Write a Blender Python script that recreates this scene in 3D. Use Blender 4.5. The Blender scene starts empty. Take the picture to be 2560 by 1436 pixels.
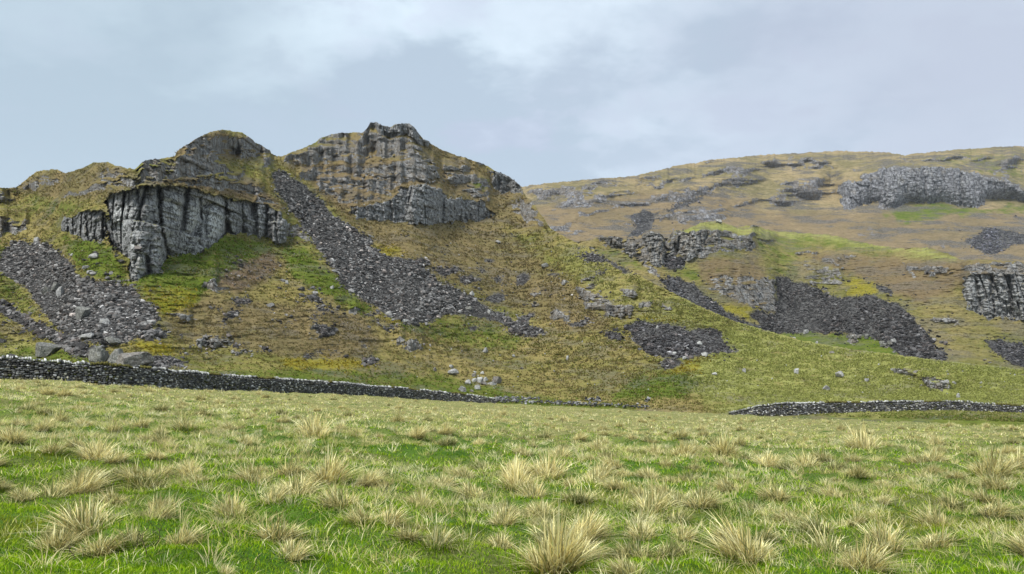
import bpy, math, random
import numpy as np
from math import radians as R
C = bpy.context.scene.collection
rng = np.random.default_rng(11)
random.seed(5)
# ------------------------------------------------------------------ camera model (photo measured in 2560 x 1436 units)
F = 2000.0; EYE = 1.6; HZ = 900.0
P = math.atan((HZ-718)/F); CP, SP = math.cos(P), math.sin(P)
def ray(u, y):
    cx = (u-1280)/F; cy = (718-y)/F
    dy = CP - cy*SP
    return cx/dy, (SP+cy*CP)/dy            # x and z per metre of depth
def project(X, Y, Z):
    Zr = Z-EYE; fw = Y*CP+Zr*SP; up = -Y*SP+Zr*CP
    return 1280+F*X/fw, 718-F*up/fw
# ------------------------------------------------------------------ noise
_T = rng.random((8, 256, 256))*2-1
def vn(x, y, k=0):
    x = np.asarray(x, float); y = np.asarray(y, float)
    xi = np.floor(x); yi = np.floor(y); fx = x-xi; fy = y-yi
    xi = xi.astype(np.int64) & 255; yi = yi.astype(np.int64) & 255
    fx = fx*fx*fx*(fx*(fx*6-15)+10); fy = fy*fy*fy*(fy*(fy*6-15)+10)
    t = _T[k % 8]; x1 = (xi+1) & 255; y1 = (yi+1) & 255
    return (t[xi, yi]*(1-fx)+t[x1, yi]*fx)*(1-fy)+(t[xi, y1]*(1-fx)+t[x1, y1]*fx)*fy
def fbm(x, y, o=4, k=0, g=0.5):
    s = 0; a = 1; n = 0
    for i in range(o):
        s = s + a*vn(x*2**i+17.3*i+k*7.7, y*2**i+5.1*i+k*3.3, (k+i)); n += a; a *= g
    return s/n*1.6
def worley(x, y, k=0):
    xi = np.floor(x).astype(np.int64); yi = np.floor(y).astype(np.int64)
    f1 = np.full(x.shape, 9.0); f2 = np.full(x.shape, 9.0); idv = np.zeros(x.shape)
    ta = _T[k % 8]; tb = _T[(k+3) % 8]; tc = _T[(k+5) % 8]
    for dx in (-1, 0, 1):
        for dy in (-1, 0, 1):
            a = (xi+dx) & 255; b = (yi+dy) & 255
            px = xi+dx+.5+.45*ta[a, b]; py = yi+dy+.5+.45*tb[a, b]
            d = np.hypot(px-x, py-y)
            near = d < f1
            f2 = np.where(near, f1, np.minimum(f2, d)); idv = np.where(near, tc[a, b], idv); f1 = np.where(near, d, f1)
    return f1, f2, idv
def sst(a, b, x):
    t = np.clip((x-a)/(b-a), 0, 1); return t*t*(3-2*t)
def lerp_pts(pts, u, j=1):
    a = np.array([p[0] for p in pts], float); b = np.array([p[j] for p in pts], float)
    return np.interp(u, a, b)
def smooth_pts(pts, u, j=1, w=60):
    return sum(lerp_pts(pts, u+d*w, j) for d in (-1, -.5, 0, .5, 1))/5
# ------------------------------------------------------------------ cover maps of the hills (drawn as outlines of the patches)
RX0, RY0, RS = -400, 260, 2.0
RW, RH = 1700, 460
def raster(polys, blur=1):
    m = np.zeros((RH, RW))
    for item in polys:
        val, poly = item if isinstance(item[0], (int, float)) else (1.0, item)
        p = np.array(poly, float); x0, y0 = p.min(0); x1, y1 = p.max(0)
        i0 = max(0, int((x0-RX0)/RS)); i1 = min(RW, int((x1-RX0)/RS)+2); j0 = max(0, int((y0-RY0)/RS)); j1 = min(RH, int((y1-RY0)/RS)+2)
        if i1 <= i0 or j1 <= j0: continue
        gx, gy = np.meshgrid(RX0+RS*np.arange(i0, i1), RY0+RS*np.arange(j0, j1))
        ins = np.zeros(gx.shape, bool); q = np.roll(p, 1, 0)
        for (xa, ya), (xb, yb) in zip(p, q):
            if ya == yb: continue
            c = ((ya > gy) != (yb > gy)) & (gx < (xb-xa)*(gy-ya)/(yb-ya)+xa)
            ins ^= c
        sub = m[j0:j1, i0:i1]; sub[ins] = np.maximum(sub[ins], val)
    for _ in range(blur):
        for ax in (0, 1):
            m = (np.roll(m, 1, ax)+np.roll(m, -1, ax)+m+np.roll(m, 2, ax)+np.roll(m, -2, ax))/5
    return m
def samp(m, u, y):
    a = np.clip((u-RX0)/RS, 0, RW-1.01); b = np.clip((y-RY0)/RS, 0, RH-1.01)
    i = a.astype(int); j = b.astype(int); fa = a-i; fb = b-j
    return (m[j, i]*(1-fa)+m[j, i+1]*fa)*(1-fb)+(m[j+1, i]*(1-fa)+m[j+1, i+1]*fa)*fb
def wsamp(m, u, y, a=9, k=0, sc=22):
    du = a*fbm(u/sc, y/sc, 4, k, .6); dy = a*.7*fbm(u/sc+40, y/sc+9, 4, k+1, .6)
    return samp(m, u+du, y+dy)
def blob(cx, cy, w, h, n=10):
    return [(cx+w/2*math.cos(t)*(1+.3*math.sin(3*t+cx)), cy+h/2*math.sin(t)*(1+.25*math.cos(2*t+cy))) for t in np.linspace(0, 2*math.pi, n, endpoint=False)]
CLIFF2 = [
 [(264,502),(279,484),(319,473),(396,463),(470,470),(554,492),(605,502),(655,508),(706,528),(719,562),(716,602),(706,612),(665,597),(638,589),(568,586),(551,602),(504,633),(420,639),(393,686),(363,690),(343,706),(324,702),(319,646),(286,622),(265,596)],
 [(148,549),(215,532),(259,528),(265,562),(262,604),(215,606),(188,586),(148,582)],
 (.9,[(875,522),(926,512),(976,495),(1010,468),(1060,461),(1110,471),(1117,495),(1164,498),(1211,502),(1221,522),(1245,539),(1211,549),(1164,555),(1104,559),(1043,562),(993,555),(926,552),(882,545)]),
 (.9,[(1225,428),(1251,428),(1295,455),(1307,488),(1272,482),(1241,478),(1225,448)]),
 (.9,[(912,332),(926,300),(942,300),(976,312),(996,302),(1023,302),(1040,318),(1057,340),(1077,350),(1073,366),(1036,354),(1010,340),(959,337)])]
ROCK2 = [
 (.8,[(336,428),(363,396),(430,392),(538,394),(578,421),(615,428),(617,455),(588,444),(538,441),(403,441),(363,443)]),
 (.7,[(118,498),(202,471),(302,448),(329,434),(302,461),(218,488),(168,494),(128,507)]),
 (.75,[(-60,466),(0,471),(34,488),(37,502),(-60,508)]),
 (.75,[(-60,540),(20,542),(74,549),(81,569),(50,579),(0,592),(-60,600)]),
 (.65,[(622,434),(672,488),(712,518),(638,515),(622,468)]),
 (.6,[(240,470),(330,440),(600,445),(650,500),(560,480),(400,455),(280,475)]),
 (.8,[(719,562),(753,565),(790,612),(756,602),(719,589)]),
 (.66,[(445,385),(470,352),(504,344),(622,336),(680,372),(682,392),(571,396),(470,396)]),
 (.7,[(44,466),(91,441),(161,444),(158,455),(101,471),(60,475)]),
 (.7,[(232,448),(255,431),(302,424),(329,431),(262,451)]),
 (.8,[(652,401),(669,391),(689,401),(689,416),(652,418)]),
 (.7,[(707,390),(758,374),(798,342),(842,330),(915,326),(976,344),(996,371),(993,398),(959,398),(909,404),(828,411),(774,414),(727,414),(707,404)]),
 (.68,[(747,424),(828,418),(942,408),(1036,398),(1087,404),(1100,448),(1070,455),(1010,458),(942,468),(875,475),(791,475),(754,448)]),
 (.8,[(1030,400),(1087,402),(1100,448),(1070,455),(1030,440)]),
 (.5,[(791,475),(1010,458),(980,495),(875,522),(860,520)]),
 (.62,[(1309,498),(1339,505),(1349,535),(1369,572),(1339,566),(1299,549),(1262,515)]),
 (.66,[(1144,386),(1211,400),(1240,428),(1191,412)]), (.62,[(1110,400),(1190,425),(1230,470),(1225,510),(1150,480),(1105,450)]), (.62,[(960,340),(1030,345),(1090,390),(1060,400),(1000,395)]),
 (.85,[(1429,717),(1499,731),(1533,758),(1583,768),(1580,798),(1560,805),(1516,791),(1459,768)]),
 (.85,[(1543,714),(1587,717),(1593,751),(1566,741)]),
 (.62,blob(530,860,110,44)), (.62,blob(600,880,60,24)), (.66,blob(1030,862,60,34)), (.66,blob(990,850,40,24)), (.62,blob(540,715,70,40)),
 (.75,[(2220,919),(2278,922),(2300,940),(2250,942)]), (.85,[(2299,942),(2340,940),(2382,965),(2370,980),(2330,975)]),
 (.66,blob(1330,760,60,16)), (.66,blob(1400,790,60,40)), (.66,blob(1340,735,50,20)), (.6,blob(1470,700,60,20)), (.62,blob(1665,770,40,24)), (.62,blob(1610,760,40,34)),
 (.62,blob(250,896,60,20)), (.55,blob(460,790,100,24)), (.55,blob(880,780,50,30)), (.55,blob(800,830,80,50)), (.55,blob(1700,960,160,10))]
SCREE2 = [
 [(12,618),(50,605),(95,608),(140,625),(175,655),(200,690),(235,707),(290,712),(339,724),(356,758),(391,771),(393,798),(356,828),(319,855),(286,865),(245,858),(188,841),(134,808),(101,774),(87,751),(50,707),(17,690),(-5,674),(0,640)],
 [(-40,745),(0,754),(27,764),(67,795),(118,815),(181,845),(222,868),(269,875),(235,895),(188,888),(144,862),(111,841),(67,818),(27,805),(0,774),(-40,765)],
 [(363,895),(403,890),(464,902),(460,915),(370,919)], [(340,830),(420,832),(415,848),(350,846)],
 [(680,431),(714,431),(758,461),(801,495),(828,529),(875,569),(926,599),(936,626),(955,638),(995,643),(1062,667),(1083,700),(1143,724),(1197,754),(1230,774),(1277,791),(1274,808),(1230,805),(1187,790),(1096,788),(1079,803),(1042,811),(1009,808),(975,791),(935,768),(874,727),(851,707),(824,660),(785,607),(751,565),(721,515),(700,498),(684,468)],
 [(1264,815),(1311,791),(1348,774),(1341,791),(1314,815),(1375,832),(1331,842),(1298,832)],
 [(1072,670),(1146,667),(1153,674),(1113,694)], blob(1050,655,60,14), blob(1180,672,60,10), blob(1220,655,40,12), blob(1310,700,50,12), blob(1240,745,44,22), blob(1170,700,60,18), blob(1300,830,70,14), blob(930,785,50,12),
 [(1554,816),(1599,803),(1666,810),(1728,826),(1798,826),(1815,859),(1852,880),(1790,884),(1765,888),(1707,897),(1657,895),(1620,884),(1591,855)],
 [(1504,830),(1541,830),(1566,855),(1525,847)], [(1653,901),(1723,905),(1686,921),(1653,918)],
 blob(805,775,34,13), blob(790,800,24,10), blob(815,826,54,12), blob(905,868,24,12), blob(920,905,30,10), blob(1440,810,60,16), blob(535,772,30,9), blob(1460,640,50,12), [(1440,606),(1470,622),(1560,668),(1600,692),(1560,682),(1480,636)]]
_r = random.Random(3); SCREE2 += [blob(_r.uniform(440, 1000), _r.uniform(745, 905), _r.uniform(12, 44), _r.uniform(5, 11)) for _ in range(34)]+[blob(_r.uniform(1180, 1560), _r.uniform(650, 830), _r.uniform(12, 40), _r.uniform(5, 13)) for _ in range(34)]
GREEN2 = [
 [(150,590),(262,606),(330,706),(420,640),(560,590),(640,600),(700,615),(560,690),(480,760),(420,790),(360,730),(230,690),(190,660)],
 [(706,612),(760,620),(830,680),(880,735),(940,780),(900,790),(800,730),(720,690)],
 (.65,[(980,800),(1090,795),(1200,800),(1330,850),(1280,880),(1100,850),(1000,830)]),
 (.8,[(460,925),(800,920),(1100,935),(1260,990),(1600,1010),(1600,1050),(0,1050),(-400,930),(-400,890)]),
 [(1520,1000),(1590,945),(1700,930),(1760,950),(1700,1000)],
 (.8,[(0,880),(70,860),(300,895),(480,930),(300,930),(0,905)]), (.6,[(-300,560),(0,600),(60,720),(100,800),(0,750),(-300,700)]),
 (.7,[(1170,440),(1222,440),(1225,480),(1180,470)]), (.5,[(30,475),(150,500),(260,525),(140,545),(90,530)]), (.6,[(210,865),(280,870),(260,882),(215,878)]), (.9,[(1160,960),(1260,960),(1280,990),(1150,985)])]
GREEN2 += [(.8,[(1800,1042),(2000,1044),(2300,1034),(2560,1040),(2900,1045),(2900,1100),(1800,1100)])]
MOSS2 = [[(700,902),(740,893),(880,898),(960,912),(920,924),(760,922),(705,916)], [(330,855),(420,855),(440,885),(380,890)], (.8,[(932,616),(985,612),(1012,636),(950,642)]),
 (.8,[(955,795),(1005,798),(1000,815),(970,812)]), (.6,[(340,715),(480,720),(500,760),(420,800),(390,770)]), (.7,[(1640,900),(1740,905),(1760,930),(1680,935)]), (.5,[(1740,880),(1800,886),(1780,900),(1730,905)]), (.5,[(1590,790),(1700,805),(1690,812),(1600,802)])]
MOUND = [(571,640),(660,622),(712,663),(672,693),(605,733),(538,733),(514,705),(560,676)]
HEATH2 = [MOUND, (.55,[(30,470),(100,425),(260,405),(340,425),(300,500),(120,500)]), (.6,[(700,390),(900,325),(1060,320),(1240,430),(1310,480),(1370,580),(1240,560),(880,560),(760,450)]), (.9,[(280,470),(400,440),(620,450),(720,520),(700,530),(560,490),(400,462)]), (.8,[(750,410),(1000,400),(1200,440),(1230,500),(1100,480),(980,500),(860,530),(800,490)]), (.8,[(430,350),(560,325),(690,390),(570,400),(430,400)]),
 (.6,[(400,790),(520,740),(900,780),(960,860),(900,900),(700,890),(450,860)]), (.55,[(880,560),(1240,560),(1420,700),(1540,830),(1420,830),(1200,740),(960,620)])]
PALE2 = [(.8,[(1850,800),(2860,930),(2860,1040),(1800,1040),(1700,960)]), (.4,[(1380,580),(1500,640),(1760,770),(1950,850),(1800,900),(1600,800),(1420,690)]), (.6,[(0,850),(70,850),(80,880),(0,885)])]
CLIFF3 = [[(1566,619),(1572,610),(1592,612),(1591,642),(1579,647),(1566,636)], [(1608,589),(1616,576),(1640,572),(1656,580),(1662,609),(1655,668),(1636,669),(1616,626)],
 [(1687,609),(1700,578),(1764,582),(1766,619),(1744,642),(1730,657),(1712,657),(1710,632),(1688,636)], [(1781,590),(1800,588),(1800,618),(1781,617)], [(1855,600),(1881,606),(1878,628),(1863,622)], (.85,[(1490,592),(1560,588),(1556,612),(1512,612)]),
 [(2408,701),(2428,686),(2468,684),(2700,681),(2700,820),(2535,801),(2468,795),(2421,771),(2408,734)]]
ROCK3 = [(.72,[(1485,594),(1560,592),(1610,585),(1700,578),(1790,575),(1885,585),(1890,625),(1800,632),(1760,655),(1740,640),(1690,640),(1650,660),(1600,650),(1560,628),(1500,615)]), (.8,[(2325,798),(2368,790),(2405,805),(2395,811),(2335,808)]), (.7,[(1590,640),(1640,670),(1655,690),(1630,690),(1595,655)]),
 (.6,[(1760,693),(1850,690),(1935,693),(1947,787),(1851,763),(1767,726)]), (.5,[(1984,624),(2050,624),(2107,658),(2114,708),(2087,738),(2034,724),(2000,674)]), (.55,[(2250,650),(2380,660),(2370,690),(2270,700)]),
 (.75,[(1850,563),(1900,560),(1912,574),(1870,578)]), (.66,blob(1925,602,70,14)), (.5,blob(2120,640,70,24)), (.75,blob(2135,845,50,26)), (.75,blob(2215,858,40,24)), (.75,blob(2462,903,52,14)), (.7,[(1300,560),(1367,560),(1440,600),(1500,640),(1460,640)]), (.6,blob(2090,850,30,12)),(.7,[(2400,655),(2560,655),(2700,655),(2700,690),(2420,690)])]
SCREE3 = [
 [(1937,690),(1972,692),(1976,702),(2013,704),(2038,723),(2080,739),(2113,746),(2162,739),(2179,733),(2204,750),(2241,758),(2270,785),(2287,810),(2320,835),(2332,864),(2353,884),(2382,905),(2328,908),(2266,893),(2237,876),(2200,851),(2162,839),(2100,835),(2017,830),(1955,832),(1914,824),(1890,800),(1873,779),(1897,777),(1945,789),(1943,740)],
 [(1641,698),(1678,688),(1732,708),(1765,735),(1806,772),(1873,806),(1947,835),(1930,850),(1831,820),(1748,780),(1686,740)],
 [(2456,849),(2494,851),(2700,880),(2700,930),(2552,920),(2514,905),(2506,892),(2473,868)], [(2179,708),(2233,723),(2237,737),(2204,733)], [(1664,640),(1710,645),(1712,670),(1670,675)], [(1700,570),(1700,571),(1701,572)]]
GREEN3 = [(.6,[(1880,580),(2010,590),(2060,620),(2000,640),(1990,700),(1940,690),(1890,640)]), (.7,[(1640,680),(1730,660),(1760,690),(1740,710),(1680,690)]), [(1940,826),(2180,832),(2250,880),(2200,900),(1980,870)], (.6,[(2000,585),(2200,610),(2260,640),(2150,640),(2030,610)]), (.6,[(1440,615),(1560,620),(1640,680),(1560,680)])]
MOSS3 = [[(1800,765),(1900,765),(1945,785),(1880,778),(1880,800),(1820,780)], (.8,[(2115,690),(2180,700),(2200,735),(2160,742),(2120,735)]), (.5,[(2230,765),(2250,765),(2245,775)]), (.4,[(2290,780),(2370,770),(2360,790)])]
HEATH3 = [(.8,[(1740,640),(1900,650),(1950,800),(1850,765),(1760,710)]), (.8,[(1984,624),(2120,640),(2300,650),(2560,660),(2560,700),(2400,720),(2300,760),(2150,700)])]
CLIFF4 = [(.95,[(2094,474),(2100,460),(2154,444),(2200,424),(2234,415),(2335,417),(2401,424),(2468,440),(2535,460),(2600,487),(2700,520),(2700,540),(2560,504),(2528,495),(2468,497),(2465,519),(2401,515),(2368,507),(2301,504),(2251,512),(2218,527),(2184,504),(2147,514),(2134,525),(2114,524),(2104,514)])]
def strip(pts, w): return [(x, y-w) for x, y in pts]+[(x, y+w) for x, y in pts[::-1]]
TERR = [strip(p, w) for p, w in (([(1340,492),(1480,470),(1600,455),(1700,432)], 3.5), ([(1400,510),(1560,480),(1700,452),(1800,430)], 4), ([(1560,512),(1700,485),(1800,462),(1900,450)], 5), ([(1700,452),(1850,424),(1960,412),(2080,405)], 4), ([(1750,410),(1790,402),(1850,396)], 3), ([(1640,470),(1760,440),(1900,418)], 3), ([(1900,400),(2000,396),(2080,400)], 3.5), ([(1440,540),(1560,520),(1640,505)], 4), ([(1560,560),(1700,540),(1860,510),(1960,500)], 4), ([(2260,404),(2400,396),(2560,400)], 4), ([(1980,420),(2060,415),(2150,418)], 4), ([(1360,530),(1420,515),(1520,500)], 4))]
ROCK4 = [(.95, p) for p in TERR]+[(.62,[(1943,460),(1984,442),(2050,444),(2087,474),(2057,500),(2010,514),(1950,517),(1910,514)]), (.8,[(2248,386),(2268,388),(2268,408),(2250,402)]), (.7,[(2130,378),(2200,379),(2245,388),(2170,392)]),
 (.6,[(1690,535),(1740,515),(1830,530),(1800,560),(1700,560)]), (.6,blob(2170,582,60,20)), (.6,blob(2360,572,60,14)), (.65,blob(2350,620,30,18)), (.62,[(1660,500),(1860,430),(1880,436),(1700,515)]), (.62,blob(1440,500,60,40)), (.6,[(1320,545),(1400,560),(1470,560),(1440,590),(1350,575)]), (.6,[(1310,470),(1450,462),(1560,445),(1480,480),(1340,500)]), (.6,blob(2520,430,80,50))]
SCREE4 = [[(2406,599),(2448,592),(2455,577),(2482,567),(2512,571),(2600,600),(2600,615),(2530,606),(2532,616),(2482,636),(2452,627),(2421,614)], [(1572,538),(1609,528),(1650,531),(1697,508),(1767,488),(1770,495),(1683,525),(1636,541),(1629,568),(1602,592),(1562,594),(1592,568),(1576,555)], [(2520,540),(2560,542),(2560,548),(2530,547)]]
GREEN4 = [(.9,[(2200,530),(2300,508),(2465,522),(2700,500),(2700,560),(2560,530),(2380,540),(2260,560)]), (.5,[(2240,395),(2400,380),(2560,380),(2560,450),(2400,420)])]
# ------------------------------------------------------------------ mesh helpers
def mesh_np(name, V, loops, tot, cols=None, smooth=True):
    me = bpy.data.meshes.new(name)
    me.vertices.add(len(V)); me.vertices.foreach_set('co', np.ascontiguousarray(V, np.float32).ravel())
    me.loops.add(len(loops)); me.loops.foreach_set('vertex_index', np.ascontiguousarray(loops, np.int32))
    st = np.concatenate([[0], np.cumsum(tot)[:-1]]).astype(np.int32)
    me.polygons.add(len(tot)); me.polygons.foreach_set('loop_start', st)
    try: me.polygons.foreach_set('loop_total', np.ascontiguousarray(tot, np.int32))
    except Exception: pass
    me.update(calc_edges=True)
    me.polygons.foreach_set('use_smooth', np.full(len(tot), smooth)); me.update()
    for n, c in (cols or {}).items():
        a = me.color_attributes.new(n, 'FLOAT_COLOR', 'POINT'); a.data.foreach_set('color', np.ascontiguousarray(c, np.float32).ravel())
    return me
def link(name, me, mat, parent=None, label=None, cat=None, group=None, kind=None, loc=None):
    o = bpy.data.objects.new(name, me); C.objects.link(o)
    if mat and me and not me.materials: me.materials.append(mat)
    if parent: o.parent = parent
    if loc is not None: o.location = loc
    for k, v in (('label', label), ('category', cat), ('group', group), ('kind', kind)):
        if v: o[k] = v
    return o
def grid_faces(nu, nv):
    i, j = np.meshgrid(np.arange(nu-1), np.arange(nv-1), indexing='ij'); a = (i*nv+j).ravel()
    return np.stack([a, a+nv, a+nv+1, a+1], 1).ravel(), np.full(len(a), 4)
# ------------------------------------------------------------------ node helper
class NT:
    def __init__(s, mat): s.t = mat.node_tree; s.t.nodes.clear()
    def n(s, typ, **kw):
        x = s.t.nodes.new(typ)
        for k, v in kw.items():
            if k.startswith('_'): setattr(x, k[1:], v)
        return x
    def set(s, sock, v):
        if hasattr(v, 'is_output') or isinstance(v, bpy.types.NodeSocket): s.t.links.new(v, sock)
        else: sock.default_value = v
    def math(s, op, a, b=0.0, clamp=False):
        x = s.n('ShaderNodeMath'); x.operation = op; x.use_clamp = clamp; s.set(x.inputs[0], a); s.set(x.inputs[1], b); return x.outputs[0]
    def mix(s, f, a, b, typ='MIX'):
        x = s.n('ShaderNodeMix'); x.data_type = 'RGBA'; x.blend_type = typ; s.set(x.inputs[0], f)
        s.set(x.inputs[6], a if not isinstance(a, tuple) else (*a[:3], 1)); s.set(x.inputs[7], b if not isinstance(b, tuple) else (*b[:3], 1)); return x.outputs[2]
    def ramp(s, v, a, b):
        x = s.n('ShaderNodeMapRange'); x.interpolation_type = 'SMOOTHSTEP'; s.set(x.inputs[0], v); x.inputs[1].default_value = a; x.inputs[2].default_value = b; return x.outputs[0]
    def co(s, scale=(1, 1, 1), rot=(0, 0, 0)):
        g = s.n('ShaderNodeNewGeometry'); m = s.n('ShaderNodeMapping'); m.inputs['Scale'].default_value = scale; m.inputs['Rotation'].default_value = rot
        s.t.links.new(g.outputs['Position'], m.inputs['Vector']); return m.outputs[0]
    def noise(s, vec, sc, det=4, rough=.6, dist=0.0):
        x = s.n('ShaderNodeTexNoise'); s.set(x.inputs['Vector'], vec); x.inputs['Scale'].default_value = sc; x.inputs['Detail'].default_value = det
        x.inputs['Roughness'].default_value = rough; x.inputs['Distortion'].default_value = dist; return x.outputs['Fac']
    def vor(s, vec, sc, feat='F1'):
        x = s.n('ShaderNodeTexVoronoi'); x.feature = feat; s.set(x.inputs['Vector'], vec); x.inputs['Scale'].default_value = sc; return x
    def attr(s, name):
        x = s.n('ShaderNodeAttribute'); x.attribute_name = name; return x
    def out(s, col, rough=.95, bump=None, bstr=.5, bdist=.1, spec=.15):
        b = s.n('ShaderNodeBsdfPrincipled'); s.set(b.inputs['Base Color'], col); b.inputs['Roughness'].default_value = rough; b.inputs['Specular IOR Level'].default_value = spec
        if bump is not None:
            bp = s.n('ShaderNodeBump'); bp.inputs['Strength'].default_value = bstr; bp.inputs['Distance'].default_value = bdist; s.set(bp.inputs['Height'], bump); s.t.links.new(bp.outputs[0], b.inputs['Normal'])
        o = s.n('ShaderNodeOutputMaterial'); s.t.links.new(b.outputs[0], o.inputs[0]); return b
def newmat(name):
    m = bpy.data.materials.new(name); m.use_nodes = True; return m, NT(m)
def hill_mat(name, k=1.0, lk_=1.0, streak=.45, tan=(.232, .188, .070), olive=(.140, .146, .034), tilt=0.0, rockc=(.185, .184, .182)):
    """k scales feature size (far hills are seen coarser)"""
    m, t = newmat(name)
    c1 = t.attr('cover'); sp = t.n('ShaderNodeSeparateColor'); t.t.links.new(c1.outputs['Color'], sp.inputs[0]); rock, scree, green = sp.outputs; moss = c1.outputs['Alpha']
    c2 = t.attr('cover_b'); sq = t.n('ShaderNodeSeparateColor'); t.t.links.new(c2.outputs['Color'], sq.inputs[0]); heath, pale, lich = sq.outputs
    st = t.co((.25/k, .25/k, 1.3/k), (0, tilt, 0)); iso = t.co((1/k, 1/k, 1/k)); vert = t.co((1/k, 1/k, .18/k))
    n1 = t.noise(st, .9, 6, .68); n2 = t.noise(iso, .045, 5, .6); n3 = t.noise(st, 3.2, 4, .7); n4 = t.noise(iso, 2.4, 4, .7); n5 = t.noise(iso, .35, 5, .65)
    g = t.mix(t.ramp(n2, .36, .62), olive, tan)
    g = t.mix(t.math('MULTIPLY', t.ramp(n1, .44, .68), .6), g, tuple(min(1, x*1.35) for x in tan))
    g = t.mix(t.math('MULTIPLY', t.ramp(n5, .5, .72), .6), g, tuple(x*.75 for x in olive))
    g = t.mix(t.math('MULTIPLY', heath, t.ramp(n5, .15, .5)), g, (.165, .118, .072))
    g = t.mix(t.math('MULTIPLY', pale, t.ramp(n1, .3, .6)), g, (.27, .285, .085))
    gg = t.math('ADD', green, t.math('MULTIPLY', t.math('SUBTRACT', n5, .5), 1.5)); gg = t.math('MULTIPLY', t.ramp(gg, .2, .95), t.ramp(green, .0, .35))
    g = t.mix(gg, g, t.mix(t.ramp(n1, .35, .65), (.07, .108, .012), (.13, .155, .027)))
    mm = t.math('ADD', moss, t.math('MULTIPLY', t.math('SUBTRACT', n5, .5), 1.2)); mm = t.math('MULTIPLY', t.ramp(mm, .25, .8), t.math('MULTIPLY', t.ramp(moss, .05, .5), .75))
    g = t.mix(mm, g, t.mix(t.ramp(n4, .35, .65), (.17, .165, .018), (.30, .245, .026)))
    if streak: g = t.mix(t.math('MULTIPLY', t.ramp(t.noise(t.co((.35/k, .35/k, 1.5/k), (0, tilt, 0)), .22, 7, .72), .49, .58), streak), g, t.mix(t.ramp(n4, .35, .65), (.05, .047, .045), (.17, .16, .145)))
    # dark gaps between the grass tufts and pale dead tips
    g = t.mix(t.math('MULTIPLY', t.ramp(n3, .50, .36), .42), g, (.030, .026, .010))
    g = t.mix(t.math('MULTIPLY', t.ramp(n4, .58, .78), .35), g, (.30, .26, .12))
    # rock
    rv = t.noise(vert, 1.1, 6, .7); rb = t.noise(iso, .9, 6, .7); r2 = t.noise(iso, 4.5, 3, .7)
    rc = t.mix(t.ramp(rb, .3, .7), tuple(x*.42 for x in rockc), tuple(x*1.75 for x in rockc))
    rc = t.mix(t.math('MULTIPLY', t.math('MULTIPLY', t.ramp(rv, .52, .68), t.math('SUBTRACT', 1.0, t.math('MULTIPLY', c2.outputs['Alpha'], .8))), .62), rc, (.035, .035, .037))
    rc = t.mix(t.math('MULTIPLY', t.ramp(rv, .46, .34), .45), rc, (.30, .30, .29))
    lk = t.math('MULTIPLY', t.ramp(t.math('ADD', t.math('MULTIPLY', t.noise(iso, 1.5, 8, .75), .75), t.math('MULTIPLY', n5, .25)), .475, .525), t.math('MULTIPLY', lk_, t.math('ADD', .14, lich)))
    rc = t.mix(lk, rc, (.50, .51, .49))
    rc = t.mix(t.math('MULTIPLY', t.ramp(n5, .56, .7), .35), rc, (.20, .15, .085))
    vo = t.vor(t.co((.8/k, .8/k, .5/k)), 1.2, 'DISTANCE_TO_EDGE'); crack = t.ramp(vo.outputs['Distance'], .06, .0)
    rc = t.mix(t.math('MULTIPLY', crack, .7), rc, (.02, .02, .02))
    brn = t.math('MULTIPLY', c2.outputs['Alpha'], t.ramp(t.noise(iso, .7, 5, .7), .38, .6)); rc = t.mix(t.math('MULTIPLY', brn, .8), rc, (.145, .115, .075))
    # grass grows on the ledges
    ge = t.n('ShaderNodeNewGeometry'); sx = t.n('ShaderNodeSeparateXYZ'); t.t.links.new(ge.outputs['Normal'], sx.inputs[0])
    ledge = t.ramp(t.math('ADD', sx.outputs[2], t.math('MULTIPLY', t.math('SUBTRACT', n4, .5), .5)), .80, .98)
    rk = t.ramp(t.math('ADD', rock, t.math('ADD', t.math('MULTIPLY', t.math('SUBTRACT', n5, .5), .6), t.math('MULTIPLY', t.math('SUBTRACT', n4, .5), .7))), .38, .56)
    rk = t.math('MULTIPLY', rk, t.math('SUBTRACT', 1.0, t.math('MULTIPLY', ledge, .85)))
    col = t.mix(rk, g, rc)
    sc = t.ramp(t.math('ADD', scree, t.math('ADD', t.math('MULTIPLY', t.math('SUBTRACT', n5, .5), .6), t.math('MULTIPLY', t.math('SUBTRACT', n4, .5), .8))), .35, .7)
    v2 = t.vor(t.co((1/k, 1/k, 1.6/k)), 1.5); vs = t.n('ShaderNodeSeparateColor'); t.t.links.new(v2.outputs['Color'], vs.inputs[0])
    scc = t.mix(t.ramp(vs.outputs[0], .2, 1.0), (.032, .031, .030), (.11, .107, .103))
    col = t.mix(sc, col, scc)
    h = t.math('ADD', t.math('MULTIPLY', n4, .5), t.math('ADD', t.math('MULTIPLY', n3, .8), t.math('MULTIPLY', r2, .4)))
    h = t.math('SUBTRACT', h, t.math('MULTIPLY', t.math('MULTIPLY', crack, rk), .8))
    t.out(col, 1.0, h, .9, .35*k, .05)
    return m
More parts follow.
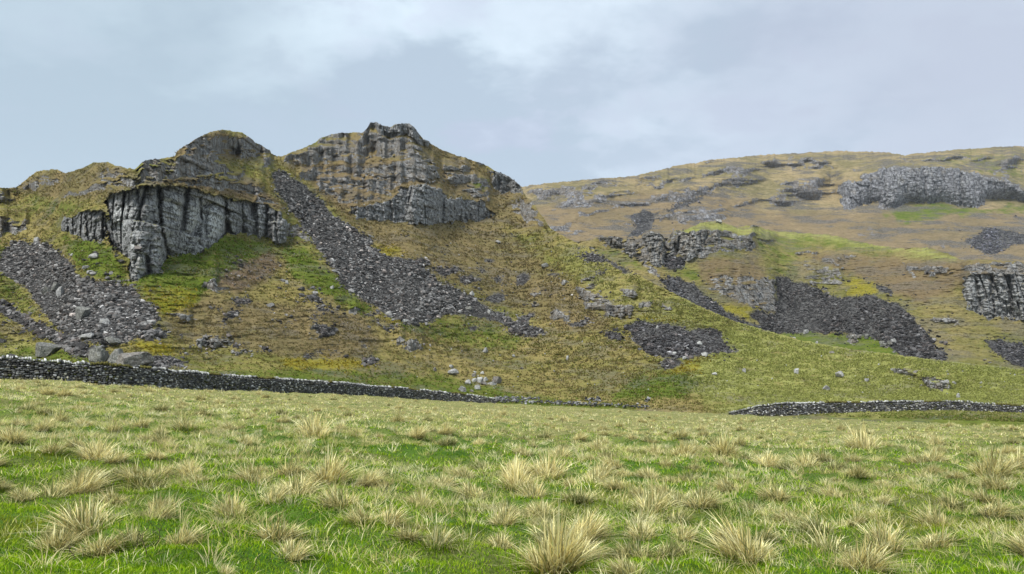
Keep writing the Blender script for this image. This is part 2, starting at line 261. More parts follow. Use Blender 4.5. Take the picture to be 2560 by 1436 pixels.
# ------------------------------------------------------------------ hills: each is a sheet walked up-slope from its foot
FIS = [(150,548,152,585,3,1.5),(186,552,192,588,3,2.2),(214,540,222,602,2.5,2),(264,520,266,602,4,3.5),(344,474,350,560,2.5,1.6),(396,470,402,560,5,3.2),(402,560,420,640,4,2.6),(468,466,456,575,6,3.5),(500,495,504,560,2.5,2),(562,500,566,590,4,3),(605,510,608,590,2.5,1.6),(640,520,642,596,3,2),(668,520,664,604,4,3.4),(690,528,692,610,2.5,1.5),
 (366,640,374,702,5,3.4),(320,640,322,700,3,1.5),(976,500,980,552,3,1.8),(1110,470,1106,558,4,3),(1164,500,1166,552,3,2),(1040,480,1044,556,2.5,1.4),(1248,446,1246,480,4,3),
 (1664,590,1668,660,5,5),(1688,610,1694,650,4,4),(1766,580,1762,630,3,3),(2210,430,2216,520,3,4),(2401,424,2406,515,4,6),(2310,420,2314,500,3,3),(2440,700,2452,770,4,4),(2520,690,2532,790,5,5),(2480,690,2476,740,3,3)]
WHITE2 = [[(270,530),(345,520),(350,640),(400,600),(410,680),(330,690),(285,620)], [(455,580),(500,505),(555,505),(560,600),(500,635),(455,635)], (.6,[(396,500),(460,500),(455,640),(420,640)]), (.5,[(640,520),(665,520),(665,590),(640,590)]), (.5,[(1040,470),(1070,470),(1075,560),(1000,560)]), (.7,[(1550,570),(1900,560),(1900,680),(1550,680)]), (.8,[(2420,690),(2700,690),(2700,820),(2420,800)]), (.3,[(2200,425),(2700,430),(2700,530),(2200,520)])]
def column_hill(name, u0, u1, du, rows, bot, top, tab, masks, k, mat, disp=1.0, back=60, amp=1.0, K=9, leak=.972):
    u = np.arange(u0, u1+du, du); nu = len(u)
    yb = smooth_pts(bot, u, 1); Yb = smooth_pts(bot, u, 2, 90)
    yt = lerp_pts(top, u)+2.6*fbm(u/14, u*0+3, 5, 2, .78); yts = smooth_pts(top, u, 1, 34)
    tt = np.linspace(0, 1, rows)[None, :]
    U = np.repeat(u[:, None], rows, 1); Yp = yb[:, None]+(yts-yb)[:, None]*tt
    _, te = ray(U, Yp)
    M = {n: raster(p, b) for n, p, b in masks}
    clf = wsamp(M['cliff'], U, Yp, 11, 1, 16); rck = wsamp(M['rock'], U, Yp, 12, 2)
    band = fbm(U/52, Yp/7, 4, 3, .62)*.5+fbm(U/15, Yp/9, 4, 5, .6)*.42
    rck2 = rck*sst(-.12, .16, band+(rck-.42)*1.25)*1.2; rck2 = np.clip(rck2, 0, 1)
    rock = np.maximum(clf, rck2)
    # table of slopes
    us = [c[0] for c in tab]; S = np.zeros_like(U)
    cols = np.stack([np.interp(-Yp, [-q[0] for q in c[1]], [q[1] for q in c[1]]) for c in tab], 0)
    pos = np.interp(U, us, np.arange(len(us))); i = np.minimum(pos.astype(int), len(us)-2); f = pos-i
    S = np.take_along_axis(cols, i[None], 0)[0]*(1-f)+np.take_along_axis(cols, (i+1)[None], 0)[0]*f
    S = np.where(S > te+.03, te+(S-te)*np.exp(.15*fbm(U/160, Yp/60, 3, 4)+.30*fbm(U/60, Yp/7, 3, 6)*sst(0.2, .6, S)*amp), S)
    S = S*(1-rock)+rock*np.clip(1.7+2.4*band, .6, 5)
    S = np.where(clf > .5, 3.6+.8*band, S); S = S*(1-(rck*(1-rock)*.25))
    def box(a, kx, ky):
        for kk, ax in ((kx, 0), (ky, 1)):
            pw_ = [(0, 0), (0, 0)]; pw_[ax] = (kk+1, kk); c_ = np.cumsum(np.pad(a, pw_, 'edge'), ax)
            n_ = a.shape[ax]; a = (np.take(c_, np.arange(2*kk+1, 2*kk+1+n_), ax)-np.take(c_, np.arange(n_), ax))/(2*kk+1)
        return a
    def steps(S_):
        s_ = np.maximum(S_[:, 1:], te[:, 1:]+.055); return np.log((s_-te[:, :-1])/(s_-te[:, 1:]))
    Sb = box(box(S, K*3, 8), K*3, 8); db = steps(Sb); dd = np.clip(steps(S)-db, -.010, .0055)
    base = np.concatenate([np.zeros((nu, 1)), np.cumsum(db, 1)], 1)+np.log(Yb)[:, None]; base = box(base, K*2, 1)
    det = np.zeros_like(U)
    for j in range(1, rows): det[:, j] = det[:, j-1]*leak+dd[:, j-1]
    Y = np.exp(base+box(det, 2 if K < 12 else (4 if K < 20 else 9), 0))
    Yp = Yp+(yt-yts)[:, None]*tt**7
    cx, te = ray(U, Yp); X = Y*cx; Z = EYE+Y*te
    # relief: joints and blocks in the rock, terracettes in the turf
    wz = fbm(X/9, Z/9, 3, 1)*1.6
    def blocks(bw, bh, q, kk):
        zb = (Z+wz*.5)/bh+.3*fbm(X/(bw*5), Z/(bh*4), 2, kk); iz = np.floor(zb).astype(int); fz = zb-iz
        xb = (X+wz*.35)/bw+.25*fbm(X/(bw*3), Z/(bh*2), 2, kk+1)+_T[kk, iz & 255, 7]*q; ix = np.floor(xb).astype(int); fx = xb-ix
        idv = _T[kk, ix & 255, iz & 255]; ex = np.minimum(fx, 1-fx)*bw; ez = np.minimum(fz, 1-fz)*bh
        sx = .5+.5*_T[(kk+2) % 8, np.round(xb).astype(int) & 255, (iz//3) & 255]; sz = .5+.5*_T[(kk+3) % 8, (ix//3) & 255, np.round(zb).astype(int) & 255]
        return idv, np.exp(-(ex/.22/k)**2)*sx, np.exp(-(ez/.16/k)**2)*sz
    i1, c1, d1 = blocks(3.4*k, 7.5*k, .25, 0); i2, c2, d2 = blocks(1.25*k, 1.9*k, .8, 2)
    df = 1-.65*clf; vf = .2+.8*clf; rd = 1.0*i1*vf-(1.6+.9*clf)*c1*vf-1.1*d1*df+.45*i2*vf-.7*c2*vf-.7*d2*df+2.2*vf*fbm(X/(9*k), Z/(40*k), 3, 2)+(1-clf)*.9*fbm(X/14, Z/1.6, 3, 5)+.5*fbm(X/2.6, Z/1.0, 4, 2)+.32*fbm(X/.9, Z/.45, 3, 6)
    for (ua, ya, ub, yb_, w_, dpt) in FIS:
        ul = ua+(ub-ua)*(Yp-ya)/(yb_-ya)+3*fbm(Yp/9, U*0+ua, 3, 2); rd = rd-.75*dpt/disp/k*np.exp(-((U-ul)/w_)**2)*sst(ya-8, ya+4, Yp)*(1-sst(yb_-4, yb_+10, Yp))
    gr = (.20*fbm(X/7, Z/.75, 4, 3, .6)+.22*fbm(X/1.3, Z/.45, 3, 5))/np.clip(S, .3, 1)+1.6*fbm(X/22, Z/30, 3, 7)
    scr = wsamp(M['scree'], U, Yp, 7, 3)
    gr = gr*(1-.7*scr)-.5*scr
    fade = sst(0, .06, tt)
    Y = Y-disp*k*fade*(rock*rd*(.55+.45*clf)+(1-rock)*gr*np.clip(S*2, .05, 1))
    X = Y*cx; Z = EYE+Y*te
    # the far side of the crest
    nb = 14; q = (np.arange(1, nb+1)/nb)**1.5
    Yk = Y[:, -1:]+back*q[None, :]; Zk = Z[:, -1:]-back*(.05*q+.5*q*q)[None, :]-.2; Xk = Yk*cx[:, -1:]
    Vx = np.concatenate([X, Xk], 1); Vy = np.concatenate([Y, Yk], 1); Vz = np.concatenate([Z, Zk], 1)
    V = np.stack([Vx, Vy, Vz], -1)
    G = {n: wsamp(M[n], U, Yp, 10, 4+q_) for q_, n in enumerate(('green', 'moss', 'heath', 'pale'))}
    ext = lambda a: np.concatenate([a, np.repeat(a[:, -1:], nb, 1)], 1)
    lich = ext(clf*(.15+.8*wsamp(raster(WHITE2, 5), U, Yp, 14, 5, 14)))
    A = np.stack([ext(rock), ext(scr), ext(G['green']), ext(G['moss'])], -1)
    B = np.stack([ext(G['heath']), ext(G['pale']), lich*(.45+.65*sst(-.2, .5, fbm(Vx/7, Vz/9, 3, 3))), ext(rck)], -1)
    nv = rows+nb; lp, tot = grid_faces(nu, nv)
    me = mesh_np(name, V.reshape(-1, 3), lp, tot, {'cover': A.reshape(-1, 4), 'cover_b': B.reshape(-1, 4)})
    o = link(name, me, mat, kind='structure')
    return dict(u=u, yb=yb, yt=yt, yts=yts, rows=rows, Y=Y, V=V, masks=M, obj=o, du=du)
def hill_at(h, u, y):
    u = np.atleast_1d(np.asarray(u, float)); y = np.atleast_1d(np.asarray(y, float))
    i = np.clip(((u-h['u'][0])/h['du']).round().astype(int), 0, len(h['u'])-1)
    y = np.maximum(y, h['yt'][i]+1.0); t = np.clip((y-h['yb'][i])/(h['yts'][i]-h['yb'][i]), 0, 1); t = np.clip((y-(h['yt'][i]-h['yts'][i])*t**7-h['yb'][i])/(h['yts'][i]-h['yb'][i]), 0, 1)*(h['rows']-1); j = t.round().astype(int)
    Y = h['Y'][i, j]; cx, te = ray(u, y); return np.stack([Y*cx, Y, EYE+Y*te], -1)
TOP2 = [(-420,520),(-150,480),(0,470),(40,468),(67,448),(91,429),(101,426),(134,424),(148,427),(165,433),(208,419),(235,406),(269,406),(292,416),(336,424),(351,409),(363,401),(403,397),(437,391),(441,382),(450,372),(487,350),(521,332),(554,326),(605,331),(622,342),(638,355),(658,367),(675,376),(678,384),(692,391),(706,390),(730,380),(760,370),(788,357),(798,347),(830,336),(870,332),(905,332),(914,326),(920,318),(926,306),(940,306),(960,314),(976,317),(990,311),(1023,309),(1036,318),(1045,330),(1057,347),(1072,353),(1077,360),(1100,372),(1130,386),(1160,393),(1190,404),(1210,410),(1240,428),(1270,440),(1290,455),(1300,464),(1316,492),(1330,504),(1345,526),(1360,548),(1374,570),(1400,586),(1440,606),(1480,622),(1540,655),(1600,690),(1660,722),(1750,766),(1830,800),(1900,822),(2000,850),(2100,869),(2250,889),(2400,906),(2560,923),(2980,960)]
BOT2 = [(-420,935,52),(0,955,57),(285,970,61),(570,984,79),(860,996,96),(1062,1010,118),(1200,1016,124),(1300,1024,126),(1500,1036,118),(1830,1050,100),(2000,1062,92),(2560,1080,84),(2980,1090,80)]
TAB2 = [(-420,[(960,.03),(895,.03),(885,.12),(860,.36),(480,.5)]), (0,[(960,.03),(895,.03),(885,.12),(860,.36),(620,.46),(600,.4),(500,.3),(470,.5)]),
 (285,[(970,.045),(925,.045),(905,.14),(880,.36),(720,.44),(700,.6),(480,.6),(450,.55),(425,.5)]),
 (500,[(990,.07),(940,.07),(920,.15),(890,.38),(640,.55),(470,.65),(420,.6),(400,.30),(388,.30),(380,.8),(326,.45)]),
 (700,[(1000,.09),(950,.10),(925,.18),(890,.38),(640,.5),(450,.55),(391,.5)]),
 (1062,[(1020,.16),(950,.2),(900,.32),(850,.45),(600,.52),(540,.6),(400,.55),(310,.6)]),
 (1300,[(1030,.16),(960,.17),(920,.28),(880,.42),(600,.52),(470,.6)]),
 (1600,[(1040,.12),(980,.14),(930,.25),(890,.42),(690,.5)]),
 (1830,[(1050,.06),(1028,.05),(1000,.14),(930,.2),(870,.30),(800,.42)]),
 (2100,[(1070,.05),(1040,.03),(1010,.06),(960,.14),(920,.15),(870,.2)]),
 (2560,[(1090,.05),(1040,.02),(1010,.05),(970,.10),(930,.11),(920,.12)]), (2980,[(1090,.05),(1040,.02),(1010,.05),(970,.10),(930,.11)])]
TOP3 = [(1250,620),(1340,612),(1431,605),(1468,602),(1495,594),(1532,590),(1559,597),(1603,597),(1609,585),(1629,578),(1653,584),(1660,594),(1668,597),(1683,578),(1717,575),(1750,558),(1767,555),(1797,552),(1818,560),(1844,568),(1885,563),(1912,572),(1932,578),(1972,580),(2019,584),(2070,587),(2134,601),(2194,615),(2251,622),(2318,618),(2368,634),(2401,650),(2452,648),(2560,655),(2980,660)]
BOT3 = [(1250,760,270),(1400,770,275),(1600,850,250),(1800,900,240),(2000,930,235),(2250,950,225),(2560,980,215),(2980,990,205)]
TAB3 = [(1250,[(780,.4),(600,.5)]), (1500,[(800,.4),(690,.5),(650,.5),(600,.4)]), (1750,[(860,.3),(800,.45),(700,.62),(640,.8),(580,.4),(556,.3)]), (1950,[(930,.1),(850,.2),(830,.45),(700,.55),(640,.42),(580,.25)]),
 (2150,[(950,.12),(880,.25),(840,.46),(700,.6),(640,.5),(600,.3)]), (2400,[(970,.12),(915,.3),(860,.5),(700,.7),(650,.35)]), (2980,[(990,.12),(915,.3),(860,.5),(700,.7),(655,.35)])]
TOP4 = [(1150,482),(1310,466),(1400,455),(1480,448),(1560,443),(1590,439),(1620,432),(1700,413),(1740,408),(1770,400),(1850,393),(1900,388),(2000,383),(2080,379),(2120,378),(2200,381),(2245,385),(2254,389),(2300,383),(2400,374),(2500,367),(2560,365),(2980,355)]
BOT4 = [(1150,700,560),(1400,690,560),(1800,680,560),(2200,700,540),(2980,740,500)]
TAB4 = [(1150,[(700,.5),(480,.48)]), (1600,[(700,.45),(560,.5),(440,.42)]), (2000,[(700,.4),(600,.36),(520,.45),(440,.5),(380,.34)]), (2400,[(720,.4),(640,.36),(520,.45),(440,.5),(370,.34)]), (2980,[(740,.4),(600,.4),(360,.36)])]
MK2 = [('cliff', CLIFF2, 0), ('rock', ROCK2, 3), ('scree', SCREE2, 3), ('green', GREEN2, 6), ('moss', MOSS2, 4), ('heath', HEATH2, 6), ('pale', PALE2, 8)]
MK3 = [('cliff', CLIFF3, 0), ('rock', ROCK3, 3), ('scree', SCREE3, 3), ('green', GREEN3, 6), ('moss', MOSS3, 4), ('heath', HEATH3, 6), ('pale', [(.9,[(1660,570),(1760,552),(1890,565),(2030,580),(2250,612),(2400,640),(2390,655),(2230,630),(2030,604),(1900,590),(1800,580),(1700,590)])], 3)]
MK4 = [('cliff', CLIFF4, 0), ('rock', ROCK4, 3), ('scree', SCREE4, 2), ('green', GREEN4, 6), ('moss', [], 0), ('heath', [(.6,[(1850,530),(2700,520),(2700,670),(1850,620)]), (.6,[(1300,520),(1700,470),(1900,500),(1850,600),(1300,640)])], 8), ('pale', [], 0)]
mat2 = hill_mat('hillside_turf_and_rock', 1.0)
mat3 = hill_mat('knoll_turf_and_rock', 1.7, .55, tan=(.215, .175, .074), olive=(.132, .132, .036))
mat4 = hill_mat('fell_turf_and_rock', 3.0, .5, .85, tan=(.275, .215, .118), olive=(.165, .145, .07), tilt=.25, rockc=(.17, .17, .18))
H2 = column_hill('hillside', -420, 2980, 1.8, 400, BOT2, TOP2, TAB2, MK2, 1.0, mat2)
H3 = column_hill('knoll_hill', 1250, 2980, 1.8, 260, BOT3, TOP3, TAB3, MK3, 1.5, mat3, .8, 60, .6, 14, .965)
H4 = column_hill('far_hill', 1150, 2980, 1.8, 230, BOT4, TOP4, TAB4, MK4, 2.6, mat4, .42, 200, .22, 26, .95)
# ------------------------------------------------------------------ near field
CREST = [(-1600,930,50),(-420,934,52),(0,947,58),(285,961,62),(570,975,80),(860,985,98),(1062,998,122),(1200,1006,128),(1500,1020,122),(1830,1036,104),(2000,1046,84),(2250,1054,74),(2560,1064,66),(4200,1090,50)]
def crest(u): return smooth_pts(CREST, u, 1, 80), smooth_pts(CREST, u, 2, 80)
def field_z(X, Y):
    X = np.asarray(X, float); Y = np.asarray(Y, float)
    u = np.clip(1280+F*CP*X/np.maximum(Y, .5), -1600, 4200); yc, Yc = crest(u)
    yv = yc-F*EYE/Yc
    z = -Y*(yv-HZ)/F
    z = z+.11*fbm(X/.9, Y/.9, 3, 1)*np.clip(Y/3, 0, 1)+.10*fbm(X/3.5, Y/3.5, 2, 4)*np.clip(Y/9, 0, 1)
    over = np.maximum(Y-Yc, 0); return z-over*.12-np.minimum(over, 6)**2*.02
def field_hit(u, y):
    cx, te = ray(u, y); Ys = np.geomspace(3, 140, 500); zs = field_z(Ys*cx, Ys); d = zs-(EYE+Ys*te)
    k = np.argmax(d > 0) if (d > 0).any() else len(Ys)-1
    Y = Ys[k]; return np.array([Y*cx, Y, field_z(Y*cx, Y)])
us = np.arange(-1600, 4201, 10.0); s = np.concatenate([np.linspace(.02, .1, 12)[:-1], 1-(1-np.linspace(0, 1, 330))**1.0])
_, Yc_ = crest(us); Ys = []
q = np.linspace(0, 1, 330); inv = 1/2.0+(1/Yc_[:, None]-1/2.0)*q[None, :]; YY = 1/inv
pre = np.linspace(.3, 1.9, 6)[None, :].repeat(len(us), 0); post = Yc_[:, None]+np.array([1, 2, 3.5, 6, 9, 14, 20])[None, :]
YY = np.concatenate([pre, YY, post], 1); XX = YY*((us-1280)/F/CP)[:, None]; ZZ = field_z(XX, YY)
fm, t = newmat('field_turf'); iso = t.co(); a = t.noise(iso, 1.1, 5, .65); b = t.noise(iso, 14, 4, .7); c = t.noise(iso, .22, 4, .6); d = t.noise(iso, 45, 3, .7)
col = t.mix(t.ramp(a, .35, .65), (.05, .12, .012), (.10, .18, .025)); col = t.mix(t.math('MULTIPLY', t.ramp(c, .45, .65), .6), col, (.19, .17, .06))
gq = t.n('ShaderNodeNewGeometry'); gs = t.n('ShaderNodeSeparateXYZ'); t.t.links.new(gq.outputs['Position'], gs.inputs[0]); col = t.mix(t.math('MULTIPLY', t.math('MULTIPLY', t.ramp(gs.outputs[1], 18, 48), t.ramp(a, .3, .55)), .8), col, (.34, .30, .13)); col = t.mix(t.math('MULTIPLY', t.ramp(b, .52, .4), .6), col, (.03, .04, .01)); col = t.mix(t.math('MULTIPLY', t.ramp(d, .55, .7), .5), col, (.25, .24, .10))
t.out(col, 1, t.math('ADD', b, d), .8, .04, .05)
lp, tot = grid_faces(*XX.shape); link('field', mesh_np('field', np.stack([XX, YY, ZZ], -1).reshape(-1, 3), lp, tot), fm, kind='structure')
# ------------------------------------------------------------------ grass blades
def blades(base, h, w, az, bend, face, col, tipc, seg=2):
    n = len(base); t = np.linspace(0, 1, seg+1); V = []; 
    d = np.stack([np.cos(az), np.sin(az)], -1); fz = np.stack([np.cos(face), np.sin(face)], -1)
    cols = []
    for k, tk in enumerate(t):
        c = np.empty((n, 3)); hor = h*bend*(tk**1.6)
        c[:, :2] = base[:, :2]+d*hor[:, None]; c[:, 2] = base[:, 2]+h*np.sqrt(np.maximum(.04, 1-(bend*.6)**2))*tk*(1-.28*np.minimum(bend, 1.4)*tk)
        cc = col*(1-tk)+tipc*tk
        if k < seg:
            ww = (w*.5*(1-.55*tk))[:, None]
            for sg in (-1, 1):
                p = c.copy(); p[:, :2] += fz*ww*sg; V.append(p); cols.append(cc)
        else: V.append(c); cols.append(cc)
    m = 2*seg+1; V = np.stack(V, 1).reshape(-1, 3); cols = np.stack(cols, 1).reshape(-1, 3)
    one = []; tt = []
    for k in range(seg-1): one += [2*k, 2*k+1, 2*k+3, 2*k+2]; tt.append(4)
    one += [2*seg-2, 2*seg-1, 2*seg]; tt.append(3)
    L = (np.arange(n)[:, None]*m+np.array(one)[None, :]).ravel(); T = np.tile(tt, n)
    return V, L, T, np.concatenate([cols, np.ones((len(cols), 1))], 1)
def blade_mat(name, gloss=.2):
    m, t = newmat(name); a = t.attr('tint'); d = t.n('ShaderNodeBsdfDiffuse'); tr = t.n('ShaderNodeBsdfTranslucent'); mx = t.n('ShaderNodeMixShader'); mx.inputs[0].default_value = .35
    t.t.links.new(a.outputs['Color'], d.inputs[0]); t.t.links.new(a.outputs['Color'], tr.inputs[0]); t.t.links.new(d.outputs[0], mx.inputs[1]); t.t.links.new(tr.outputs[0], mx.inputs[2])
    o = t.n('ShaderNodeOutputMaterial'); t.t.links.new(mx.outputs[0], o.inputs[0]); return m
gm = blade_mat('grass_blade')
def field_points(n, pw=1.0, umin=-700, umax=3260, ynear=3.2):
    u = rng.uniform(umin, umax, n); yc, Yc = crest(u); q = rng.random(n)**pw
    Y = 1/(1/ynear+(1/(Yc+1)-1/ynear)*q); return (u-1280)/F/CP*Y, Y, u, Yc
def rgb(*a): return np.array(a, float)
GREENS = np.array([[.17, .30, .010], [.24, .39, .014], [.35, .45, .03], [.08, .16, .008]]); STRAW = np.array([[.76, .68, .33], [.88, .82, .48], [.58, .49, .21], [.60, .61, .20]])
def make_sward(n):
    X, Y, u, Yc = field_points(n, .8)
    patch = fbm(X/1.6, Y/1.6, 4, 3)+.7*fbm(X/7, Y/7, 2, 5); far = sst(15, 50, Y)
    ps = np.clip((-.14+.85*far)+.34*patch*(1-.2*far), .02, .9)*np.where(u > 1900, 1-.35*sst(1900, 2500, u), 1)
    st = rng.random(n) < ps
    sz = 1+Y/26
    h = np.where(st, rng.uniform(.05, .12, n), rng.uniform(.02, .055, n))*np.minimum(sz, 1.9)*(1+.3*patch)
    w = np.where(st, .006, .007)*rng.uniform(.7, 1.3, n)*np.clip(Y/7, .8, 6)
    col = np.where(st[:, None], STRAW[rng.integers(0, 4, n)], GREENS[rng.integers(0, 4, n)])
    yel = sst(.3, .7, fbm(X/2.2+9, Y/2.2, 3, 6))[:, None]*(~st)[:, None]*.6
    col = col*(1-yel)+np.array([.22, .20, .03])*yel
    dg = sst(.15, .5, fbm(X/.8+3, Y/.8, 3, 2))[:, None]*.45; col = col*rng.uniform(.7, 1.25, (n, 1))*(1-dg*np.array([[1, .8, 1]])); tip = col*1.2
    base = np.stack([X, Y, field_z(X, Y)-.01], -1)
    V, L, T, c = blades(base, h, w, rng.uniform(0, 6.28, n), np.where(st, rng.uniform(.4, 1.5, n), rng.uniform(.1, 1.0, n)), rng.normal(0, .9, n), col, tip, 2)
    me = mesh_np('grass', V, L, T, {'tint': c}, True); link('grass', me, gm, label='short green and straw grass covering the near field', cat='grass', kind='stuff')
make_sward(620000)
def tussock_mesh(seed, straw=.85, n=420, spread=1.0, tall=1.0):
    r = np.random.default_rng(seed); az = r.uniform(0, 6.28, n); rad = .16*np.sqrt(r.random(n))*spread
    bx = np.cos(az)*rad+r.normal(0, .02, n); by = np.sin(az)*rad+r.normal(0, .02, n)
    k = np.hypot(bx, by)/.16
    h = r.uniform(.18, .42, n)*tall*(1.15-.3*k); bend = np.clip(.15+.75*k*r.uniform(.5, 1.5, n)+r.normal(0, .3, n), .02, 1.6)
    st = r.random(n) < straw
    col = np.where(st[:, None], STRAW[r.integers(0, 3, n)], np.array([[.12, .17, .04]]))*(r.uniform(.45, 1.3, (n, 1)))
    tip = np.where(st[:, None], col*1.15, np.array([[.30, .30, .12]]))
    wa = r.uniform(0, 6.28); az2 = np.arctan2(np.sin(az)*k+.35*np.sin(wa), np.cos(az)*k+.35*np.cos(wa))+r.normal(0, .6, n); h = h*(1+.3*np.cos(az-wa))*np.where(r.random(n) < .12, 1.35, 1)
    V, L, T, c = blades(np.stack([bx, by, np.full(n, -.03)], -1), h, r.uniform(.008, .016, n), az2, bend, az2+1.57+r.normal(0, .5, n), col, tip, 4)
    return mesh_np('tussock', V, L, T, {'tint': c}, True)
TM = [tussock_mesh(20+i, .9, 700, 1.15) for i in range(4)]+[tussock_mesh(40+i, .72, 520, 1.15, .85) for i in range(4)]+[tussock_mesh(60+i, .4, 440, 1.25, .8) for i in range(3)]
def green_mesh(seed, n=260):
    r = np.random.default_rng(seed); az = r.uniform(0, 6.28, n); rad = .12+.24*r.random(n); col = GREENS[r.integers(0, 4, n)]*r.uniform(.5, 1.1, (n, 1))
    V, L, T, c = blades(np.stack([np.cos(az)*rad, np.sin(az)*rad, np.full(n, -.02)], -1), r.uniform(.08, .2, n), r.uniform(.007, .013, n), az+r.normal(0, .8, n), r.uniform(.2, 1.2, n), r.uniform(0, 6.28, n), col, col*1.15, 2)
    return mesh_np('green_blades', V, L, T, {'tint': c}, True)
GB = [green_mesh(80+i) for i in range(3)]
def put_tussock(u, y, wpx, which, label, group='straw tussocks on the near field', tall=1.0):
    p = field_hit(u, y); sc = wpx*p[1]/F/.80
    me = TM[which % len(TM)]
    if group: o = link('grass_tussock', me, gm, label=label, cat='tussock', group=group, loc=(p[0], p[1], p[2]-.01))
    else:
        o = link('grass_tussock', None, None, label=label, cat='tussock', loc=(p[0], p[1], p[2]-.01)); link('dry_blades', me, gm, parent=o); link('green_blades', GB[which % 3], gm, parent=o, label='short green blades round its foot')
    o.rotation_euler = (0, 0, random.uniform(0, 6.28)); o.scale = (sc, sc, sc*tall); return p
TL = [
 (1385,1426,250,0,'biggest straw tussock on the field, tall pointed fan of blades at the bottom edge',1.15),
 (1872,1402,215,1,'broad dark-based straw tussock at the bottom edge, right of the biggest one'),
 (2150,1425,175,2,'pale bushy tussock at the bottom edge beside a leaning dark stalk'),
 (1570,1440,130,5,'low straw tussock cut by the bottom edge between the two largest ones'),
 (1672,1388,130,8,'greenish thin tussock between the two largest straw tussocks'),
 (815,1208,165,3,'large rounded straw tussock alone in the left middle of the field'),
 (1290,1222,120,0,'left half of the touching straw tussock pair in the middle of the field'),
 (1368,1196,125,1,'right half of the touching straw tussock pair in the middle of the field'),
 (1205,1176,95,9,'grey-green tussock with dark base just left of the touching pair'),
 (2480,1195,150,2,'big pale tussock of stiff blades at the right edge of the field'),
 (2545,1180,110,3,'pale tussock cut by the right edge, leaning against the big stiff one'),
 (1705,1142,92,1,'left of two upright pale tussocks standing side by side below the field crest'),
 (1812,1140,112,0,'right of two upright pale tussocks standing side by side below the field crest'),
 (2162,1126,115,2,'wide pale tussock nearest below the right-hand wall'),
 (1625,1280,150,5,'ragged wide straw tussock right of the field centre, above a green-based one'),
 (1690,1306,110,9,'green-based tussock touching the ragged wide one from the front'),
 (680,1256,105,4,'upright grey-straw tussock left below the large rounded one'),
 (500,1206,82,6,'small tight brownish tussock among green grass, left field'),
 (395,1268,95,5,'grey-straw tussock with a yellow mossy patch at its right side'),
 (580,1290,140,7,'sprawling pale tussock with flattened blades in the left field'),
 (128,1134,95,4,'dark-hearted straw tussock at the far left of the field'),
 (345,1205,130,6,'brushed-over straw tussock with long blades combed to the left'),
 (1055,1268,110,5,'spiky straw tussock in the middle with yellow-green grass behind'),
 (905,1305,115,6,'loose straw tussock lying to the left, below the large rounded one'),
 (785,1094,125,1,'double straw tussock with black base, upper left of field centre'),
 (465,1078,95,7,'low star-shaped pale tussock, upper left field'),
 (1092,1368,130,8,'dark green tussock with thin tall stalks near the bottom, left of the biggest one'),
 (330,1356,115,10,'thin straw and green tussock crossed by dark stalks, lower left'),
 (560,1442,70,4,'small straw tuft poking up at the bottom edge, left part'),
 (12,1222,75,6,'straw tussock cut by the left edge of the picture'),
 (2345,1316,130,7,'wide loose tussock with long pale blades, lower right beside a dark stalk'),
 (2085,1246,95,6,'low flat straw tussock in the right middle of the field'),
 (2325,1182,72,5,'small upright pale tussock left of the big stiff one at the right edge'),
 (1500,1128,85,6,'low pale spiky tussock above the field centre'),
 (120,1345,90,9,'small green-straw tussock in the lower left corner of the field')]
for i, T_ in enumerate(TL): put_tussock(*T_[:5], group=None, tall=(T_[5] if len(T_) > 5 else 1.0))
rs = random.Random(4); nr = 0; pts = [(t_[0], t_[1]) for t_ in TL]
while nr < 262:
    u = rs.uniform(-60, 2620); yc, Yc = crest(u); y = float(yc)+8+(1390-float(yc))*rs.random()**2.1
    if u < 1000 and rs.random() < .1: continue
    if any(abs(a-u) < 70*(y-880)/500 and abs(b-y) < 26*(y-880)/500 for a, b in pts): continue
    pts.append((u, y)); p = field_hit(u, y); Yd = p[1]
    put_tussock(u, y, rs.uniform(.4, .85)*F/Yd*(1 if Yd < 20 else 1.3), rs.choice([4, 5, 6, 7, 7, 5, 8, 9, 10, 1]), 'small pale straw tuft scattered in the green grass of the near field', 'small tufts scattered over the near field', rs.uniform(.7, 1.0)); nr += 1
def far_tufts(n):   # the countless dead tufts merging towards the crest
    X, Y, u, Yc = field_points(n, .25); dens = fbm(X/5, Y/5, 3, 2)
    keep = (rng.random(n) < .55+.6*dens) & (Y > 6.5) & (rng.random(n) < sst(4, 30, Y)*.8+.12); X, Y = X[keep], Y[keep]; n = len(X); m = 22
    az = rng.uniform(0, 6.28, (n, m)); rad = rng.random((n, m))*.12
    bx = (X[:, None]+np.cos(az)*rad).ravel(); by = (Y[:, None]+np.sin(az)*rad).ravel(); N = n*m; S_ = np.repeat(np.clip(Y/14, .9, 4), m)
    sz = np.repeat(rng.uniform(.5, 1.5, n), m)
    col = (STRAW[rng.integers(0, 4, n)]*rng.uniform(.7, 1.1, (n, 1))).repeat(m, 0)*rng.uniform(.6, 1.15, (N, 1)); 
    V, L, T, c = blades(np.stack([bx, by, field_z(bx, by)-.02], -1), rng.uniform(.10, .24, N)*sz, rng.uniform(.006, .009, N)*S_, az.ravel(), rng.uniform(.3, 1.3, N), rng.normal(0, .8, N), col, col*1.1, 2)
    link('dead_grass', mesh_np('dead_grass', V, L, T, {'tint': c}), gm, label='thick pale dead grass merging towards the crest of the field', cat='dead grass', kind='stuff')
far_tufts(25000)
